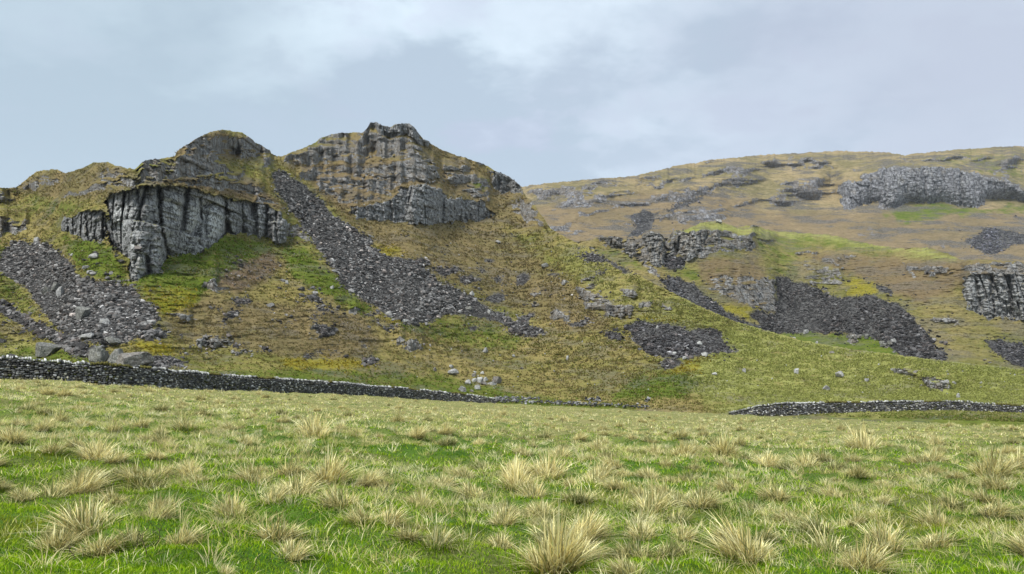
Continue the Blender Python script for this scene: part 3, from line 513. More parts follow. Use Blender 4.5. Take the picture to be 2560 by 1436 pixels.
# ------------------------------------------------------------------ dead stalks
sm, t = newmat('dead_stalk'); t.out(t.mix(t.noise(t.co(), 60, 2), (.04, .028, .018), (.10, .075, .05)), .9)
def stalk_mesh(seed):
    r = random.Random(seed); V = []; L = []; T = []
    def tube(pts, r0, r1):
        b = len(V); n = len(pts)
        for i, p in enumerate(pts):
            rr = r0+(r1-r0)*i/(n-1)
            for k in range(5): V.append((p[0]+rr*math.cos(k*1.2566), p[1]+rr*math.sin(k*1.2566), p[2]))
        for i in range(n-1):
            for k in range(5): a = b+i*5; L.extend([a+k, a+(k+1) % 5, a+5+(k+1) % 5, a+5+k]); T.append(4)
    lean = r.uniform(-.12, .12); pts = [(lean*z+.01*math.sin(z*15), .01*math.cos(z*11), z) for z in np.linspace(-.03, .42, 8)]; tube(pts, .0042, .0022)
    for i in range(5):
        p = pts[3+i % 5]; a = r.uniform(0, 6.28); tube([p, (p[0]+.025*math.cos(a), p[1]+.025*math.sin(a), p[2]+.03), (p[0]+.035*math.cos(a), p[1]+.035*math.sin(a), p[2]+.06)], .0022, .003)
    return mesh_np('stalk', np.array(V), np.array(L), np.array(T))
SMS = [stalk_mesh(i) for i in range(4)]
for i, (u, y, h, ln, lb) in enumerate([(1160,1325,62,0,'left of two dark dead stalks rising behind the dark green tussock'), (1195,1335,64,.05,'right of two dark dead stalks rising behind the dark green tussock'), (2475,1330,60,-.35,'dark dead stalk leaning left near the right edge of the field'), (2215,1410,70,-.3,'dark dead stalk leaning out of the pale bushy tussock at the bottom edge'),
  (2258,1350,50,0,'upright dark dead stalk beside the wide loose tussock, lower right'), (188,1412,50,-.12,'short dark stalk alone in plain green grass, lower left corner'), (335,1375,40,0,'dark stalk in the thin straw and green tussock, leftmost of three'), (364,1400,62,0,'tallest dark stalk in front of the thin straw and green tussock'), (392,1362,44,0,'dark stalk in the thin straw and green tussock, rightmost of three'),
  (686,1190,40,.1,'dark stalk rising out of the upright grey-straw tussock'), (950,1250,40,.3,'leaning dark stalk above the loose straw tussock'), (1930,1105,36,.1,'dark stalk behind the wide pale tussock near the crest'), (2405,1290,34,0,'short dark stalk above the leaning one near the right edge'), (1408,1075,30,0,'thin dark stalk high on the field near its crest'), (632,1430,34,0,'short dark stalk near the bottom edge, left of centre'), (1980,1160,30,0,'small dark stalk right of two upright pale tussocks')]):
    p = field_hit(u, y); sc = h*p[1]/F/.42; o = link('dead_stalk', SMS[i % 4], sm, label=lb, cat='dead stalk', loc=tuple(p)); o.scale = (max(sc, 1.0), max(sc, 1.0), sc); o.rotation_euler = (0, ln, random.uniform(0, .6))
# ------------------------------------------------------------------ stones
def ico(sub):
    import bmesh
    bm = bmesh.new(); bmesh.ops.create_icosphere(bm, subdivisions=sub, radius=1); V = np.array([v.co[:] for v in bm.verts]); Fc = np.array([[v.index for v in f.verts] for f in bm.faces]); bm.free(); return V, Fc
I1, I1F = ico(1); I2, I2F = ico(2); I4, I4F = ico(4)
def chip(V, r, n=9, boxy=0.0, lo=.45, hi=.85):
    V = V.copy()
    if boxy: 
        m = np.abs(V).max(1, keepdims=True); V = V*(1-boxy)+V/m*boxy*.8
    for _ in range(n):
        nn = r.normal(size=3); nn /= np.linalg.norm(nn); s_ = V@nn; d_ = r.uniform(lo, hi); V = V-np.maximum(s_-d_, 0)[:, None]*nn
    return V
def stone_mat(name, dark, light, lich=.3, warm=0.0, sc=1.0):
    m, t = newmat(name); oi = t.n('ShaderNodeObjectInfo'); iso = t.n('ShaderNodeTexCoord').outputs['Object']; g = t.co()
    a = t.noise(g, 1.6*sc, 6, .7); b = t.noise(g, 5*sc, 4, .7)
    c = t.mix(t.ramp(a, .35, .65), dark, light); c = t.mix(t.math('MULTIPLY', t.ramp(b, .54, .64), lich), c, (.60, .60, .56)); c = t.mix(t.math('MULTIPLY', t.ramp(b, .42, .32), .5), c, (.03, .03, .03))
    c = t.mix(t.math('MULTIPLY', t.ramp(a, .58, .7), .5), c, (.10, .10, .03) if not warm else (.16, .11, .06)); t.out(c, .95, t.math('ADD', a, b), .7, .12/sc, .1); return m
def tint_stone_mat(name, sc=1.0):
    m, t = newmat(name); at = t.attr('tint'); a = t.noise(t.co(), 2.2*sc, 5, .7)
    c = t.mix(1.0, at.outputs['Color'], t.mix(t.ramp(a, .3, .7), (.55, .55, .55), (1.35, 1.35, 1.35)), 'MULTIPLY'); t.out(c, .95, a, .6, .08/sc, .1); return m
bm0 = stone_mat('white_limestone', (.22, .22, .21), (.44, .44, .42), .6); bm1 = stone_mat('pale_limestone', (.15, .148, .145), (.35, .345, .335), .6); bm2 = stone_mat('mossy_limestone', (.075, .078, .068), (.19, .185, .17), .4); bm3 = stone_mat('grey_brown_limestone', (.10, .09, .08), (.21, .195, .175), .4, 1)
LIB = [chip(I1, np.random.default_rng(i), 5, .2) for i in range(14)]
def stones_mesh(name, pos, size, col, flat=.6, r=None, lib=LIB, faces=I1F):
    n = len(pos); Vs = []; r = r or rng
    L = np.stack(lib)[r.integers(0, len(lib), n)]                  # n x m x 3
    sc = size[:, None]*np.stack([r.uniform(.8, 1.4, n), r.uniform(.7, 1.2, n), r.uniform(.35, .8, n)*flat/.6], -1)
    L = L*sc[:, None, :]*.5
    a = r.uniform(0, 6.28, n); ti = r.normal(0, .45, n); tj = r.normal(0, .35, n)
    def rot(ax, an):
        c, s_ = np.cos(an), np.sin(an); M = np.zeros((n, 3, 3)); o = [(1, 2), (0, 2), (0, 1)][ax]; M[:, ax, ax] = 1; M[:, o[0], o[0]] = c; M[:, o[1], o[1]] = c; M[:, o[0], o[1]] = -s_; M[:, o[1], o[0]] = s_; return M
    M = rot(0, ti)@rot(1, tj)@rot(2, a); V = np.einsum('nij,nmj->nmi', M, L)+pos[:, None, :]
    m = L.shape[1]; Fl = (np.arange(n)[:, None, None]*m+faces[None]).reshape(-1); c = np.repeat(np.concatenate([col, np.ones((n, 1))], 1), m, 0)
    return mesh_np(name, V.reshape(-1, 3), Fl, np.full(n*len(faces), 3), {'tint': c}, False)
scm = tint_stone_mat('scree_stone')
def scree(hill, polys, dens, smin, smax, label, bright=.0, base=(.10, .096, .094), jit=10):
    M = raster([p for p in polys], 5); pts = []
    for pl in polys:
        p = np.array(pl if not isinstance(pl[0], (int, float)) else pl[1], float); (x0, y0), (x1, y1) = p.min(0)-8, p.max(0)+8
        n = int((x1-x0)*(y1-y0)*dens); u = rng.uniform(x0, x1, n); y = rng.uniform(y0, y1, n)
        m = wsamp(M, u, y, 7, 3)
        k = rng.random(n) < sst(.12, .8, m+.16*rng.normal(size=n)); pts.append(np.stack([u[k], y[k]], 1))
    q = np.concatenate(pts); pos = hill_at(hill, q[:, 0], q[:, 1]); n = len(q)
    size = smin*.75+(smax*1.15-smin)*rng.random(n)**6; coarse = 1+.5*fbm(q[:, 0]/50, q[:, 1]/50, 2, 5); size = size*np.clip(coarse, .6, 1.6)
    g = rng.random(n)**2.2; col = np.array(base)[None]*(0.4+1.7*g[:, None]+(rng.random((n, 1)) < .03)*1.8*(1+bright))*np.where(rng.random((n, 1)) < .2, np.array([[1.1, 1, .95]]), 1.0)
    pos[:, 2] += size*.08
    link('scree', stones_mesh('scree', pos, size, np.clip(col, .02, .6)), scm, label=label, cat='scree', kind='stuff')
scree(H2, SCREE2[:1], .38, .18, .95, 'broad fan of grey blocks below the left block of the main cliff', .4, (.118, .114, .110))
scree(H2, SCREE2[1:4], .2, .25, 1.0, 'narrow tongue of dark rubble running down to the wall at the left')
scree(H2, SCREE2[4:5], .36, .2, 1.05, 'long chute of grey blocks falling from the notch between the two peaks', .3, (.118, .115, .112))
scree(H2, SCREE2[5:14], .16, .3, 1.1, 'thin dark rubble patches on the slope beside the long chute')
scree(H2, SCREE2[14:17], .2, .3, 1.1, 'dark rubble patch at the foot of the spur below the small crag', .5, (.072, .07, .072))
scree(H2, SCREE2[17:], .16, .3, 1.0, 'scraps of dark rubble in the turf of the hillside')
scree(H2, [MOUND, blob(530, 862, 130, 40), blob(1460, 770, 180, 70)], .022, .25, .9, 'loose grey stones peppering the brown mottled mound and the knobbly outcrops', .5, (.15, .14, .13))
scree(H3, SCREE3[:1], .22, .5, 1.6, 'wide black scree sheet under the green knoll', .0, (.064, .062, .062))
scree(H3, SCREE3[1:2], .22, .5, 1.5, 'dark scree strip running down behind the spur', .1, (.07, .07, .073))
scree(H3, SCREE3[2:], .2, .5, 1.5, 'dark scree patch at the right edge below the low crag', .0, (.068, .067, .071))
scree(H4, SCREE4, .2, .9, 2.4, 'blue-grey scree patches high on the far hill', 0, (.095, .095, .11))
# boulders, each one seen in the photograph
def boulder_mesh(seed, boxy=.3, n=12, rough=.05):
    r = np.random.default_rng(seed); V = chip(I4, r, n, boxy); 
    V = V*(1+rough*fbm(V[:, 0]*2+seed, V[:, 1]*2+V[:, 2]*1.7, 4, seed % 8))[:, None]+rough*.5*np.stack([fbm(V[:, 1]*5, V[:, 2]*5, 2, 1), fbm(V[:, 0]*5, V[:, 2]*5, 2, 2), fbm(V[:, 1]*5, V[:, 0]*5, 2, 3)], -1)
    V[:, 2] = np.maximum(V[:, 2], -.55); V[:, 2] += .45
    mn, mx = V.min(0), V.max(0); V = (V-(mn+mx)/2*[1, 1, 0])/(mx-mn)*[1, 1, 1]; V[:, 2] -= V[:, 2].min()+.12
    return mesh_np('boulder', V, I4F.ravel(), np.full(len(I4F), 3), None, False)
BM = [boulder_mesh(100+i, random.choice([.1, .3, .5])) for i in range(12)]; SLAB = boulder_mesh(77, .95, 4, .03)
_bc = [0]
BMC = {}
def boulder(h, u, y, w, hh, label, mat=bm1, me=None, rz=None, group=None, dep=.8, name='boulder', cat='boulder', tilt=0):
    if 'white' in label or 'bright' in label or ('pale' in label and w < 14): mat = bm0
    p = hill_at(h, u, y)[0]; i = _bc[0]; _bc[0] += 1; src = me or BM[i % 12]; key = (src.name, mat.name)
    if key not in BMC: c = src.copy(); c.materials.clear(); c.materials.append(mat); BMC[key] = c
    o = link(name, BMC[key], mat, label=label, cat=cat, group=group, loc=tuple(p)); k = p[1]/F
    o.scale = (w*k, w*k*dep, hh*k*1.14); o.rotation_euler = (0, tilt, random.uniform(-.5, .5) if rz is None else rz); return o
boulder(H2,118,889,58,32,'pale slab-sided block with cracks, alone in turf just above the wall at the left',bm2,SLAB,.25,tilt=.06)
boulder(H2,244,908,46,42,'upright mossy boulder at the lower tip of the left rubble tongue',bm2)
boulder(H2,291,914,50,42,'grey lichened boulder leaning on the large brown one behind the wall',bm2)
boulder(H2,334,916,90,36,'largest boulder behind the wall, brownish and rounded with grass on it',bm3)
boulder(H2,371,914,26,22,'small round boulder at the right end of the big ones behind the wall',bm3)
boulder(H2,204,797,32,32,'squared grey block standing in the middle of the left scree fan',bm2,SLAB,.1)
boulder(H2,262,816,24,20,'pale tilted block in the lower right of the left scree fan',bm1)
boulder(H2,376,812,20,12,'small pale block at the right tip of the left scree fan',bm1,SLAB)
boulder(H2,280,862,42,20,'wide flat boulder at the foot of the left scree fan',bm2)
boulder(H2,222,848,50,16,'long low pale boulder beside the green gap in the left rubble',bm1)
boulder(H2,140,724,24,18,'rounded grey boulder high in the left scree fan',bm2); boulder(H2,151,740,20,24,'upright boulder just right of the rounded one, high in the left scree fan',bm1)
boulder(H2,116,734,22,18,'squat boulder left of the rounded one, high in the left scree fan',bm2)
boulder(H2,92,607,16,14,'pale perched stone at the top of the left scree fan',bm1)
boulder(H2,235,645,26,12,'pale flat slab stone in green turf left of the main cliff foot',bm1,None); boulder(H2,215,672,22,8,'thin lying stone in green turf below the flat slab stone',bm1); boulder(H2,224,684,18,8,'lowest lying stone in green turf beside the left scree fan',bm1)
boulder(H2,180,640,12,6,'small white stone in green turf nearest to the left scree fan',bm1)
boulder(H2,717,711,8,10,'lone pale stone on the green slope right of the mottled mound',bm1); boulder(H2,830,722,11,8,'low pale stone just left of the long chute',bm1)
boulder(H2,1245,609,15,8,'pale low boulder on the brown slope below the right-hand crag',bm1)
boulder(H2,1361,672,19,15,'round grey boulder on the brown slope, largest between the chute and the ridge',bm2)
boulder(H2,1412,711,16,11,'whitish boulder just above the small hillside crag',bm1)
boulder(H2,1180,738,12,10,'pale boulder at the right rim of the long chute',bm1); boulder(H2,1222,783,11,9,'white boulder at the lower right end of the chute',bm1); boulder(H2,1172,775,18,9,'flat tilted slab low in the chute',bm2)
boulder(H2,972,790,17,12,'pale boulder at the lower left tip of the chute',bm1); boulder(H2,1010,806,20,8,'low white stone at the foot of the chute',bm1)
boulder(H2,1603,770,15,13,'grey boulder just right of the small hillside crag',bm2)
boulder(H2,1213,881,14,12,'pale rounded boulder alone on the green slope above the boulder cluster',bm1); boulder(H2,1284,894,8,8,'small pointed pale stone right of the lone rounded boulder',bm1); boulder(H2,1418,899,8,10,'upright white stone on the slope left of the dark rubble patch',bm1); boulder(H2,1304,923,9,5,'low brownish stone between the cluster and the pointed stone',bm3)
boulder(H2,1131,937,27,15,'wide pale boulder left of the boulder cluster',bm1); boulder(H2,1128,920,12,8,'stone sitting just above the wide pale boulder',bm2); boulder(H2,1087,928,9,10,'brown stone at the end of the orange moss',bm3)
CLU = [(1155,978,21,13,'broken pale boulder at the lower left of the cluster'),(1193,974,15,12,'smooth white boulder nearest the wall below the cluster'),(1170,960,15,11,'angular boulder at the left edge of the cluster'),(1186,955,14,9,'dark boulder between the angular and the white one of the cluster'),(1200,957,17,14,'bright white-topped boulder in the heart of the cluster'),(1213,953,14,10,'grey boulder touching the bright one from the right'),(1209,963,16,9,'low boulder at the front of the cluster'),(1184,942,12,9,'dark stone at the upper left of the cluster'),(1187,933,9,5,'small pale stone topping the upper left of the cluster'),(1206,937,11,9,'upright pale stone at the top of the cluster'),(1242,959,26,18,'largest, pointed boulder at the right of the cluster'),(1230,962,22,7,'flat slab lying left of the pointed boulder'),(1179,980,12,6,'low brown stone right of the broken boulder')]
for c in CLU: boulder(H2,*c[:4],c[4],random.choice([bm1,bm1,bm3]))
for c in [(1761,891,17,10,'brightest white boulder at the lower right tip of the dark rubble patch'),(1748,862,13,9,'pale boulder inside the dark rubble patch, upper right'),(1711,899,10,8,'white stone at the bottom rim of the dark rubble patch'),(1686,889,12,9,'twin-topped pale stone at the bottom of the dark rubble patch'),(1643,822,8,8,'small white stone near the top of the dark rubble patch'),(1719,873,9,4,'thin pale stone inside the dark rubble patch'),
  (1991,934,12,13,'upright pale boulder on the wide turf apron, above the right-hand wall'),(2099,944,22,16,'grey knobbly boulder on the wide turf apron, its largest'),(1786,938,13,7,'low pale stone at the left of the wide turf apron'),(2168,954,13,8,'low grey stone right of the knobbly boulder'),(2396,995,10,12,'pale stone standing just above the right-hand wall'),(2065,975,17,12,'broken pale boulder low on the apron above the wall'),(1860,931,9,10,'small upright stone between the green hollow and the upright boulder'),(2079,884,15,6,'brown flat stone on the crest of the apron')]:
    boulder(H2,*c[:4],c[4],bm3 if 'brown' in c[4] else bm1)
for c in [(2015,834,15,10,'pale boulder on the green strip under the black scree'),(1984,851,12,8,'left of the pale stones on the green strip under the black scree'),(2042,861,10,8,'grey stone in the middle of the green strip under the black scree'),(1797,558,16,10,'rocky knob crowning the green knoll')]: boulder(H3,*c[:4],c[4],bm1)
# rocks of the two knobbly outcrops and loose white stones
rs = random.Random(9)
def cluster(h, cx, cy, w, hh, n, s0, s1, label, group):
    for _ in range(n): boulder(h, cx+rs.gauss(0, .28)*w, cy+rs.gauss(0, .28)*hh, rs.uniform(s0, s1), rs.uniform(s0, s1)*.7, label, rs.choice([bm1, bm2, bm3]), group=group, name='rock', cat='rock')
cluster(H2,530,858,110,34,20,6,13,'brown-grey rock of the knobbly outcrop low on the slope below the mottled mound','rocks of the left knobbly outcrop')
cluster(H2,1025,862,70,24,12,5,11,'brown-grey rock of the small outcrop in the green slope below the chute','rocks of the outcrop below the chute')
cluster(H2,605,885,70,20,9,4,8,'small rock trailing right of the left knobbly outcrop','rocks trailing from the left knobbly outcrop')
cluster(H3,2135,845,46,18,10,7,15,'grey rock of the outcrop on the green strip under the black scree','rocks of the outcrop under the black scree')
cluster(H3,2215,860,34,16,7,7,14,'grey rock of the outcrop at the right end of the green strip','rocks at the end of the green strip')
cluster(H2,2250,928,60,12,10,5,11,'brown rock of the low outcrop high on the turf apron','rocks of the upper apron outcrop')
cluster(H2,2345,960,60,20,14,6,13,'grey rock of the larger outcrop on the turf apron','rocks of the lower apron outcrop')
n = 0
while n < 110:
    u = rs.uniform(880, 1750); y = rs.uniform(600, 990); t0 = float(lerp_pts(TOP2, u))
    if y < t0+25 or abs(u-1300) > 480*(.5+.5*rs.random()): continue
    s_ = rs.uniform(2.2, 4.6); boulder(H2, u, y, s_, s_*.8, 'tiny whitish stone scattered on the grassy slope below the peaks', bm1, group='tiny whitish stones on the slope', name='stone', cat='stone'); n += 1
n = 0
while n < 40:
    u = rs.uniform(1780, 2540); y = rs.uniform(870, 990); t0 = float(lerp_pts(TOP2, u))
    if y < t0+8: continue
    s_ = rs.uniform(2.5, 5); boulder(H2, u, y, s_, s_*.7, 'tiny pale stone scattered on the wide turf apron above the right-hand wall', bm1, group='tiny pale stones on the apron', name='stone', cat='stone'); n += 1
# ------------------------------------------------------------------ dry stone walls
CUBE = []
g_ = np.array([(x, y, z) for x in (-1, 0, 1) for y in (-1, 0, 1) for z in (-1, 0, 1)], float)
def cube_lib(r):
    V = I2.copy(); m = np.abs(V).max(1, keepdims=True); V = V*(.45)+V/m*.55; return chip(V, r, 4, 0, .6, .95)
CL = [cube_lib(np.random.default_rng(200+i)) for i in range(12)]
wm = tint_stone_mat('wall_stone', 3.0); core, t = newmat('wall_core'); t.out(t.mix(t.noise(t.co(), 8, 3), (.012, .012, .012), (.03, .03, .03)), 1)
def wall(name, pts, label, seed, broken=False):
    """pts: x, y, ground z, height"""
    r = np.random.default_rng(seed); root = link(name, None, None, label=label, cat='stone wall', loc=tuple(pts[0][:3])); o0 = np.array(pts[0][:3])
    p = np.array(pts, float); seg = np.hypot(*(p[1:, :2]-p[:-1, :2]).T); s_ = np.concatenate([[0], np.cumsum(seg)]); Ltot = s_[-1]
    at = lambda q_: np.stack([np.interp(q_, s_, p[:, k]) for k in range(4)], -1)
    tang = lambda q_: (lambda a, b: (b-a)/np.maximum(np.linalg.norm(b-a, axis=1, keepdims=True), 1e-6))(at(q_-.5)[:, :2], at(q_+.5)[:, :2])
    def place(q_, zrel, side, wd, ht, dp, col, nm, par):
        a = at(q_); t_ = tang(q_); nrm = np.stack([t_[:, 1], -t_[:, 0]], -1)
        nrm = np.where((nrm[:, 1:] > 0), -nrm, nrm); n = len(q_)
        L = np.stack(CL)[r.integers(0, 12, n)]*np.stack([wd, dp, ht], -1)[:, None, :]*.5
        an = r.normal(0, .10, n); L2 = L.copy(); L2[..., 0] = L[..., 0]*np.cos(an)[:, None]-L[..., 2]*np.sin(an)[:, None]; L2[..., 2] = L[..., 0]*np.sin(an)[:, None]+L[..., 2]*np.cos(an)[:, None]
        W = np.empty_like(L2); W[..., 0] = L2[..., 0]*t_[:, None, 0]+L2[..., 1]*nrm[:, None, 0]; W[..., 1] = L2[..., 0]*t_[:, None, 1]+L2[..., 1]*nrm[:, None, 1]; W[..., 2] = L2[..., 2]
        cpos = np.stack([a[:, 0]+nrm[:, 0]*side, a[:, 1]+nrm[:, 1]*side, a[:, 2]+zrel], -1)-o0
        W += cpos[:, None, :]; m = L.shape[1]
        c = np.repeat(np.concatenate([col, np.ones((n, 1))], 1), m, 0)
        me = mesh_np(nm, W.reshape(-1, 3), (np.arange(n)[:, None, None]*m+I2F[None]).reshape(-1), np.full(n*len(I2F), 3), {'tint': c}, False)
        if nm != 'coping': return link(nm, me, wm, parent=par)
        near = np.argsort(np.hypot(a[:, 0], a[:, 1]) + 1e3*(np.abs(a[:, 0]/a[:, 1]) > .66))[:100]; rest = np.setdiff1d(np.arange(n), near)
        def sub(ix): return (W[ix].reshape(-1, 3), (np.arange(len(ix))[:, None, None]*m+I2F[None]).reshape(-1), np.full(len(ix)*len(I2F), 3), {'tint': np.repeat(np.concatenate([col[ix], np.ones((len(ix), 1))], 1), m, 0)}, False)
        for k_ in near: link('coping_stone', mesh_np('coping_stone', *sub(np.array([k_]))), wm, parent=par)
        o_ = link('coping_stones', mesh_np('coping_stones', *sub(rest)), wm, parent=par, kind='stuff', label='pale lichened coping stones set on edge along the wall top'); return o_
    Q = []; Zr = []; Sd = []; Wd = []; Ht = []
    for side in (1, -1):
        z = -.1
        while z < 1.9:
            rh = r.uniform(.11, .19); q_ = r.uniform(0, .3)
            while q_ < Ltot:
                w = r.uniform(.13, .34); H = at(np.array([q_]))[0, 3]
                if z+rh < H-.16 and (not broken or r.random() < .8):
                    Q.append(q_+w/2); Zr.append(z+rh/2+r.normal(0, .028)); Sd.append(side*(.30-.10*z/1.5+r.normal(0, .022))); Wd.append(w*1.0); Ht.append(rh*r.uniform(.85, 1.12))
                q_ += w*r.uniform(.93, 1.02)
            z += rh*.97
    Q, Zr, Sd, Wd, Ht = map(np.array, (Q, Zr, Sd, Wd, Ht)); n = len(Q)
    g = r.random(n); base = .045+.15*g**1.6+(r.random(n) < .11)*.34
    col = base[:, None]*np.where(r.random((n, 1)) < .25, np.array([[1.05, 1.0, .82]]), 1.0); col[r.random(n) < .05] = [.06, .065, .02]
    place(Q, Zr, Sd, Wd, Ht, r.uniform(.14, .24, n), col, 'wall_face', root)
    # coping stones set on edge
    q_ = []; x = 0.0; wd = []
    while x < Ltot:
        w = r.uniform(.09, .22); 
        if not broken or r.random() < .7: q_.append(x+w/2); wd.append(w)
        x += w*1.02
    q_ = np.array(q_); wd = np.array(wd); n = len(q_); H = at(q_)[:, 3]
    pale = np.clip(.20+.38*r.random(n)**1.5+.1*fbm(q_/2, q_*0, 2, 1), .05, .8); dk = r.random(n) < .24; pale = np.where(dk, .08, pale); ms = fbm(q_/3, q_*0+5, 2, 3) > .42
    col = pale[:, None]*np.array([[1, 1, .97]]); col[ms] = [.11, .10, .03]
    place(q_, H-.07+r.normal(0, .035, n), r.normal(0, .03, n), wd*r.uniform(.7, 1.25, n), r.uniform(.12, .34, n), r.uniform(.34, .46, n), col, 'coping', root)
    # rubble core
    ss = np.arange(0, Ltot, .5); a = at(ss); t_ = tang(ss); nr = np.stack([t_[:, 1], -t_[:, 0]], -1); V = []
    for sd, zt in ((-.2, 0), (-.15, 1), (.15, 1), (.2, 0)):
        V.append(np.stack([a[:, 0]+nr[:, 0]*sd, a[:, 1]+nr[:, 1]*sd, a[:, 2]-.2*(1-zt)+(a[:, 3]-.15)*zt], -1)-o0)
    V = np.stack(V, 1); lp, tot = grid_faces(len(ss), 4); link('wall_core', mesh_np('wall_core', V.reshape(-1, 3), lp, tot, None, False), core, parent=root)
    return root
WL = [(-300,935,50,52),(0,947,53,58),(140,953,50,60),(285,962,49,63),(430,969,43,70),(570,975,38,80),(700,981,33,88),(860,985,28,100),(930,990,26,108),(1000,993,24,114),(1062,998,22,119),(1130,1001,20,123),(1180,1003,15,125),(1215,1004,11,126),(1245,1006,8,126)]
def wl_pts(rows, fz):
    u = np.array([q[0] for q in rows], float); out = []
    for k, uu in enumerate(np.arange(u[0], u[-1]+1, 20)):
        yb, hp, Y = (np.interp(uu, u, [q[j] for q in rows]) for j in (1, 2, 3)); cx, te = ray(uu, yb+1.5)
        Z = EYE+Y*te; out.append((Y*cx, Y, Z, hp*Y/F+.1+random.uniform(-.09, .07)))
    return out
wall('dry_stone_wall', wl_pts(WL, None), 'long dark dry stone wall with white coping stones running in from the left edge of the field', 5)
WR = [(1822,1037,5),(1840,1037,8),(1870,1038,17),(1900,1039,24),(1955,1040,32),(2030,1036,29),(2121,1031,25),(2250,1028,24),(2328,1026,23),(2411,1027,23),(2480,1030,20),(2560,1033,18),(2700,1038,17),(2860,1044,16)]
u = np.array([q[0] for q in WR], float); pr = []
for uu in np.arange(1822, 2861, 20):
    yb = np.interp(uu, u, [q[1] for q in WR]); hp = np.interp(uu, u, [q[2] for q in WR]); Y = np.interp(uu, [1822, 1955, 2121, 2328, 2560, 2860], [104, 103, 118, 130, 150, 165])
    cx, te = ray(uu, yb+1); g = hill_at(H2, uu, yb)[0]; pr.append((g[0], g[1], g[2]-.05, hp*g[1]/F+.1+random.uniform(-.06, .06)))
wall('dry_stone_wall', pr, 'separate dry stone wall curving along the right side beyond the field crest', 8)
# fallen wall between the two
q = []
for _ in range(620):
    u_ = 1235+rng.random()**1.2*390; row = rng.random() < .45
    y_ = 1004+(u_-1240)*.045+rng.normal(0, 1.6) if row else 996+(u_-1240)*.02+rng.normal(0, 2.2)
    if not row and (math.sin(u_*.035)+math.sin(u_*.011+1)) < -.2: continue
    q.append((u_, y_))
q = np.array(q); pos = hill_at(H2, q[:, 0], q[:, 1]); pos[:, 2] += rng.uniform(.0, .4, len(q))*(q[:, 1] > 1000)+.05; g = rng.random(len(q))
link('collapsed_wall', stones_mesh('collapsed_wall', pos, rng.uniform(.25, .6, len(q)), (.05+.3*g**2.0)[:, None]*np.ones((1, 3))), scm, label='tumbled remains of the stone wall, low scattered rows of blocks continuing from its right end', cat='collapsed wall')
# ------------------------------------------------------------------ tufts on the nearer slopes
def slope_grass(h, u0, u1, y0f, y1f, n, name, label, pal, s0, s1, excl=('scree', 'rock', 'cliff')):
    u = rng.uniform(u0, u1, n); a = y0f(u); b = y1f(u); y = a+(b-a)*rng.random(n)
    ok = np.ones(n, bool)
    for e in excl: ok &= wsamp(h['masks'][e], u, y, 8, 3) < .35
    ok &= rng.random(n) < .55+.5*fbm(u/30, y/7, 3, 6)
    u, y = u[ok], y[ok]; p = hill_at(h, u, y); n = len(u); m = 3
    gr = samp(h['masks']['green'], u, y); mo = samp(h['masks']['moss'], u, y)
    idx = rng.integers(0, len(pal), n); c = pal[idx]*rng.uniform(.82, 1.15, (n, 1)); pl_ = samp(h['masks']['pale'], u, y)[:, None]; c = c*(1-pl_)+pl_*np.array([[.29, .31, .09]])*rng.uniform(.7, 1.3, (n, 1))
    he = samp(h['masks']['heath'], u, y)[:, None]; c = c*(1-he*.8)+he*.8*np.array([[.17, .125, .072]])*rng.uniform(.7, 1.3, (n, 1))
    c = np.where((rng.random(n) < gr*.65)[:, None], np.array([[.10, .14, .02]])*rng.uniform(.7, 1.3, (n, 1)), c); c = np.where((rng.random(n) < mo)[:, None], np.array([[.27, .21, .025]])*rng.uniform(.6, 1.2, (n, 1)), c)
    p = p.repeat(m, 0); N = n*m; k = p[:, 1]/120; p[:, 0] += rng.normal(0, .15, N)*k
    sz = rng.uniform(s0, s1, N)*k
    V, L, T, cc = blades(p-np.array([0, 0, .05]), sz, sz*.5, rng.choice([0.2, 2.9, -1.6], N)+rng.normal(0, .6, N), rng.uniform(.3, 1.5, N), rng.normal(0, .5, N), c.repeat(m, 0), c.repeat(m, 0)*1.1, 2)
    link(name, mesh_np(name, V, L, T, {'tint': cc}), gm, label=label, cat='rough grass', kind='stuff')
palh = np.array([[.215, .175, .065], [.17, .165, .045], [.135, .145, .036], [.245, .205, .09], [.18, .145, .058]])
slope_grass(H2, -100, 2700, lambda u: lerp_pts(TOP2, u)+4, lambda u: np.interp(u, [-100, 860, 1200, 1830, 2700], [900, 965, 1005, 1035, 1060]), 150000, 'rough_grass', 'rough olive and tan grass covering the slopes below the peaks', palh, .2, .42)
# ------------------------------------------------------------------ damp air
hm = bpy.data.materials.new('haze'); hm.use_nodes = True; ht = hm.node_tree; ht.nodes.clear(); pv = ht.nodes.new('ShaderNodeVolumePrincipled'); pv.inputs['Color'].default_value = (.86, .92, 1, 1); pv.inputs['Density'].default_value = .00006
ho = ht.nodes.new('ShaderNodeOutputMaterial'); ht.links.new(pv.outputs[0], ho.inputs['Volume'])
x0, x1, y0, y1, z0, z1 = -2200, 2600, -80, 2600, -120, 620
link('haze', mesh_np('haze', np.array([(x0,y0,z0),(x1,y0,z0),(x1,y1,z0),(x0,y1,z0),(x0,y0,z1),(x1,y0,z1),(x1,y1,z1),(x0,y1,z1)], float), np.array([0,3,2,1,4,5,6,7,0,1,5,4,1,2,6,5,2,3,7,6,3,0,4,7]), np.full(6, 4), None, False), hm, kind='stuff', label='thin damp haze in the air over the valley', cat='haze')
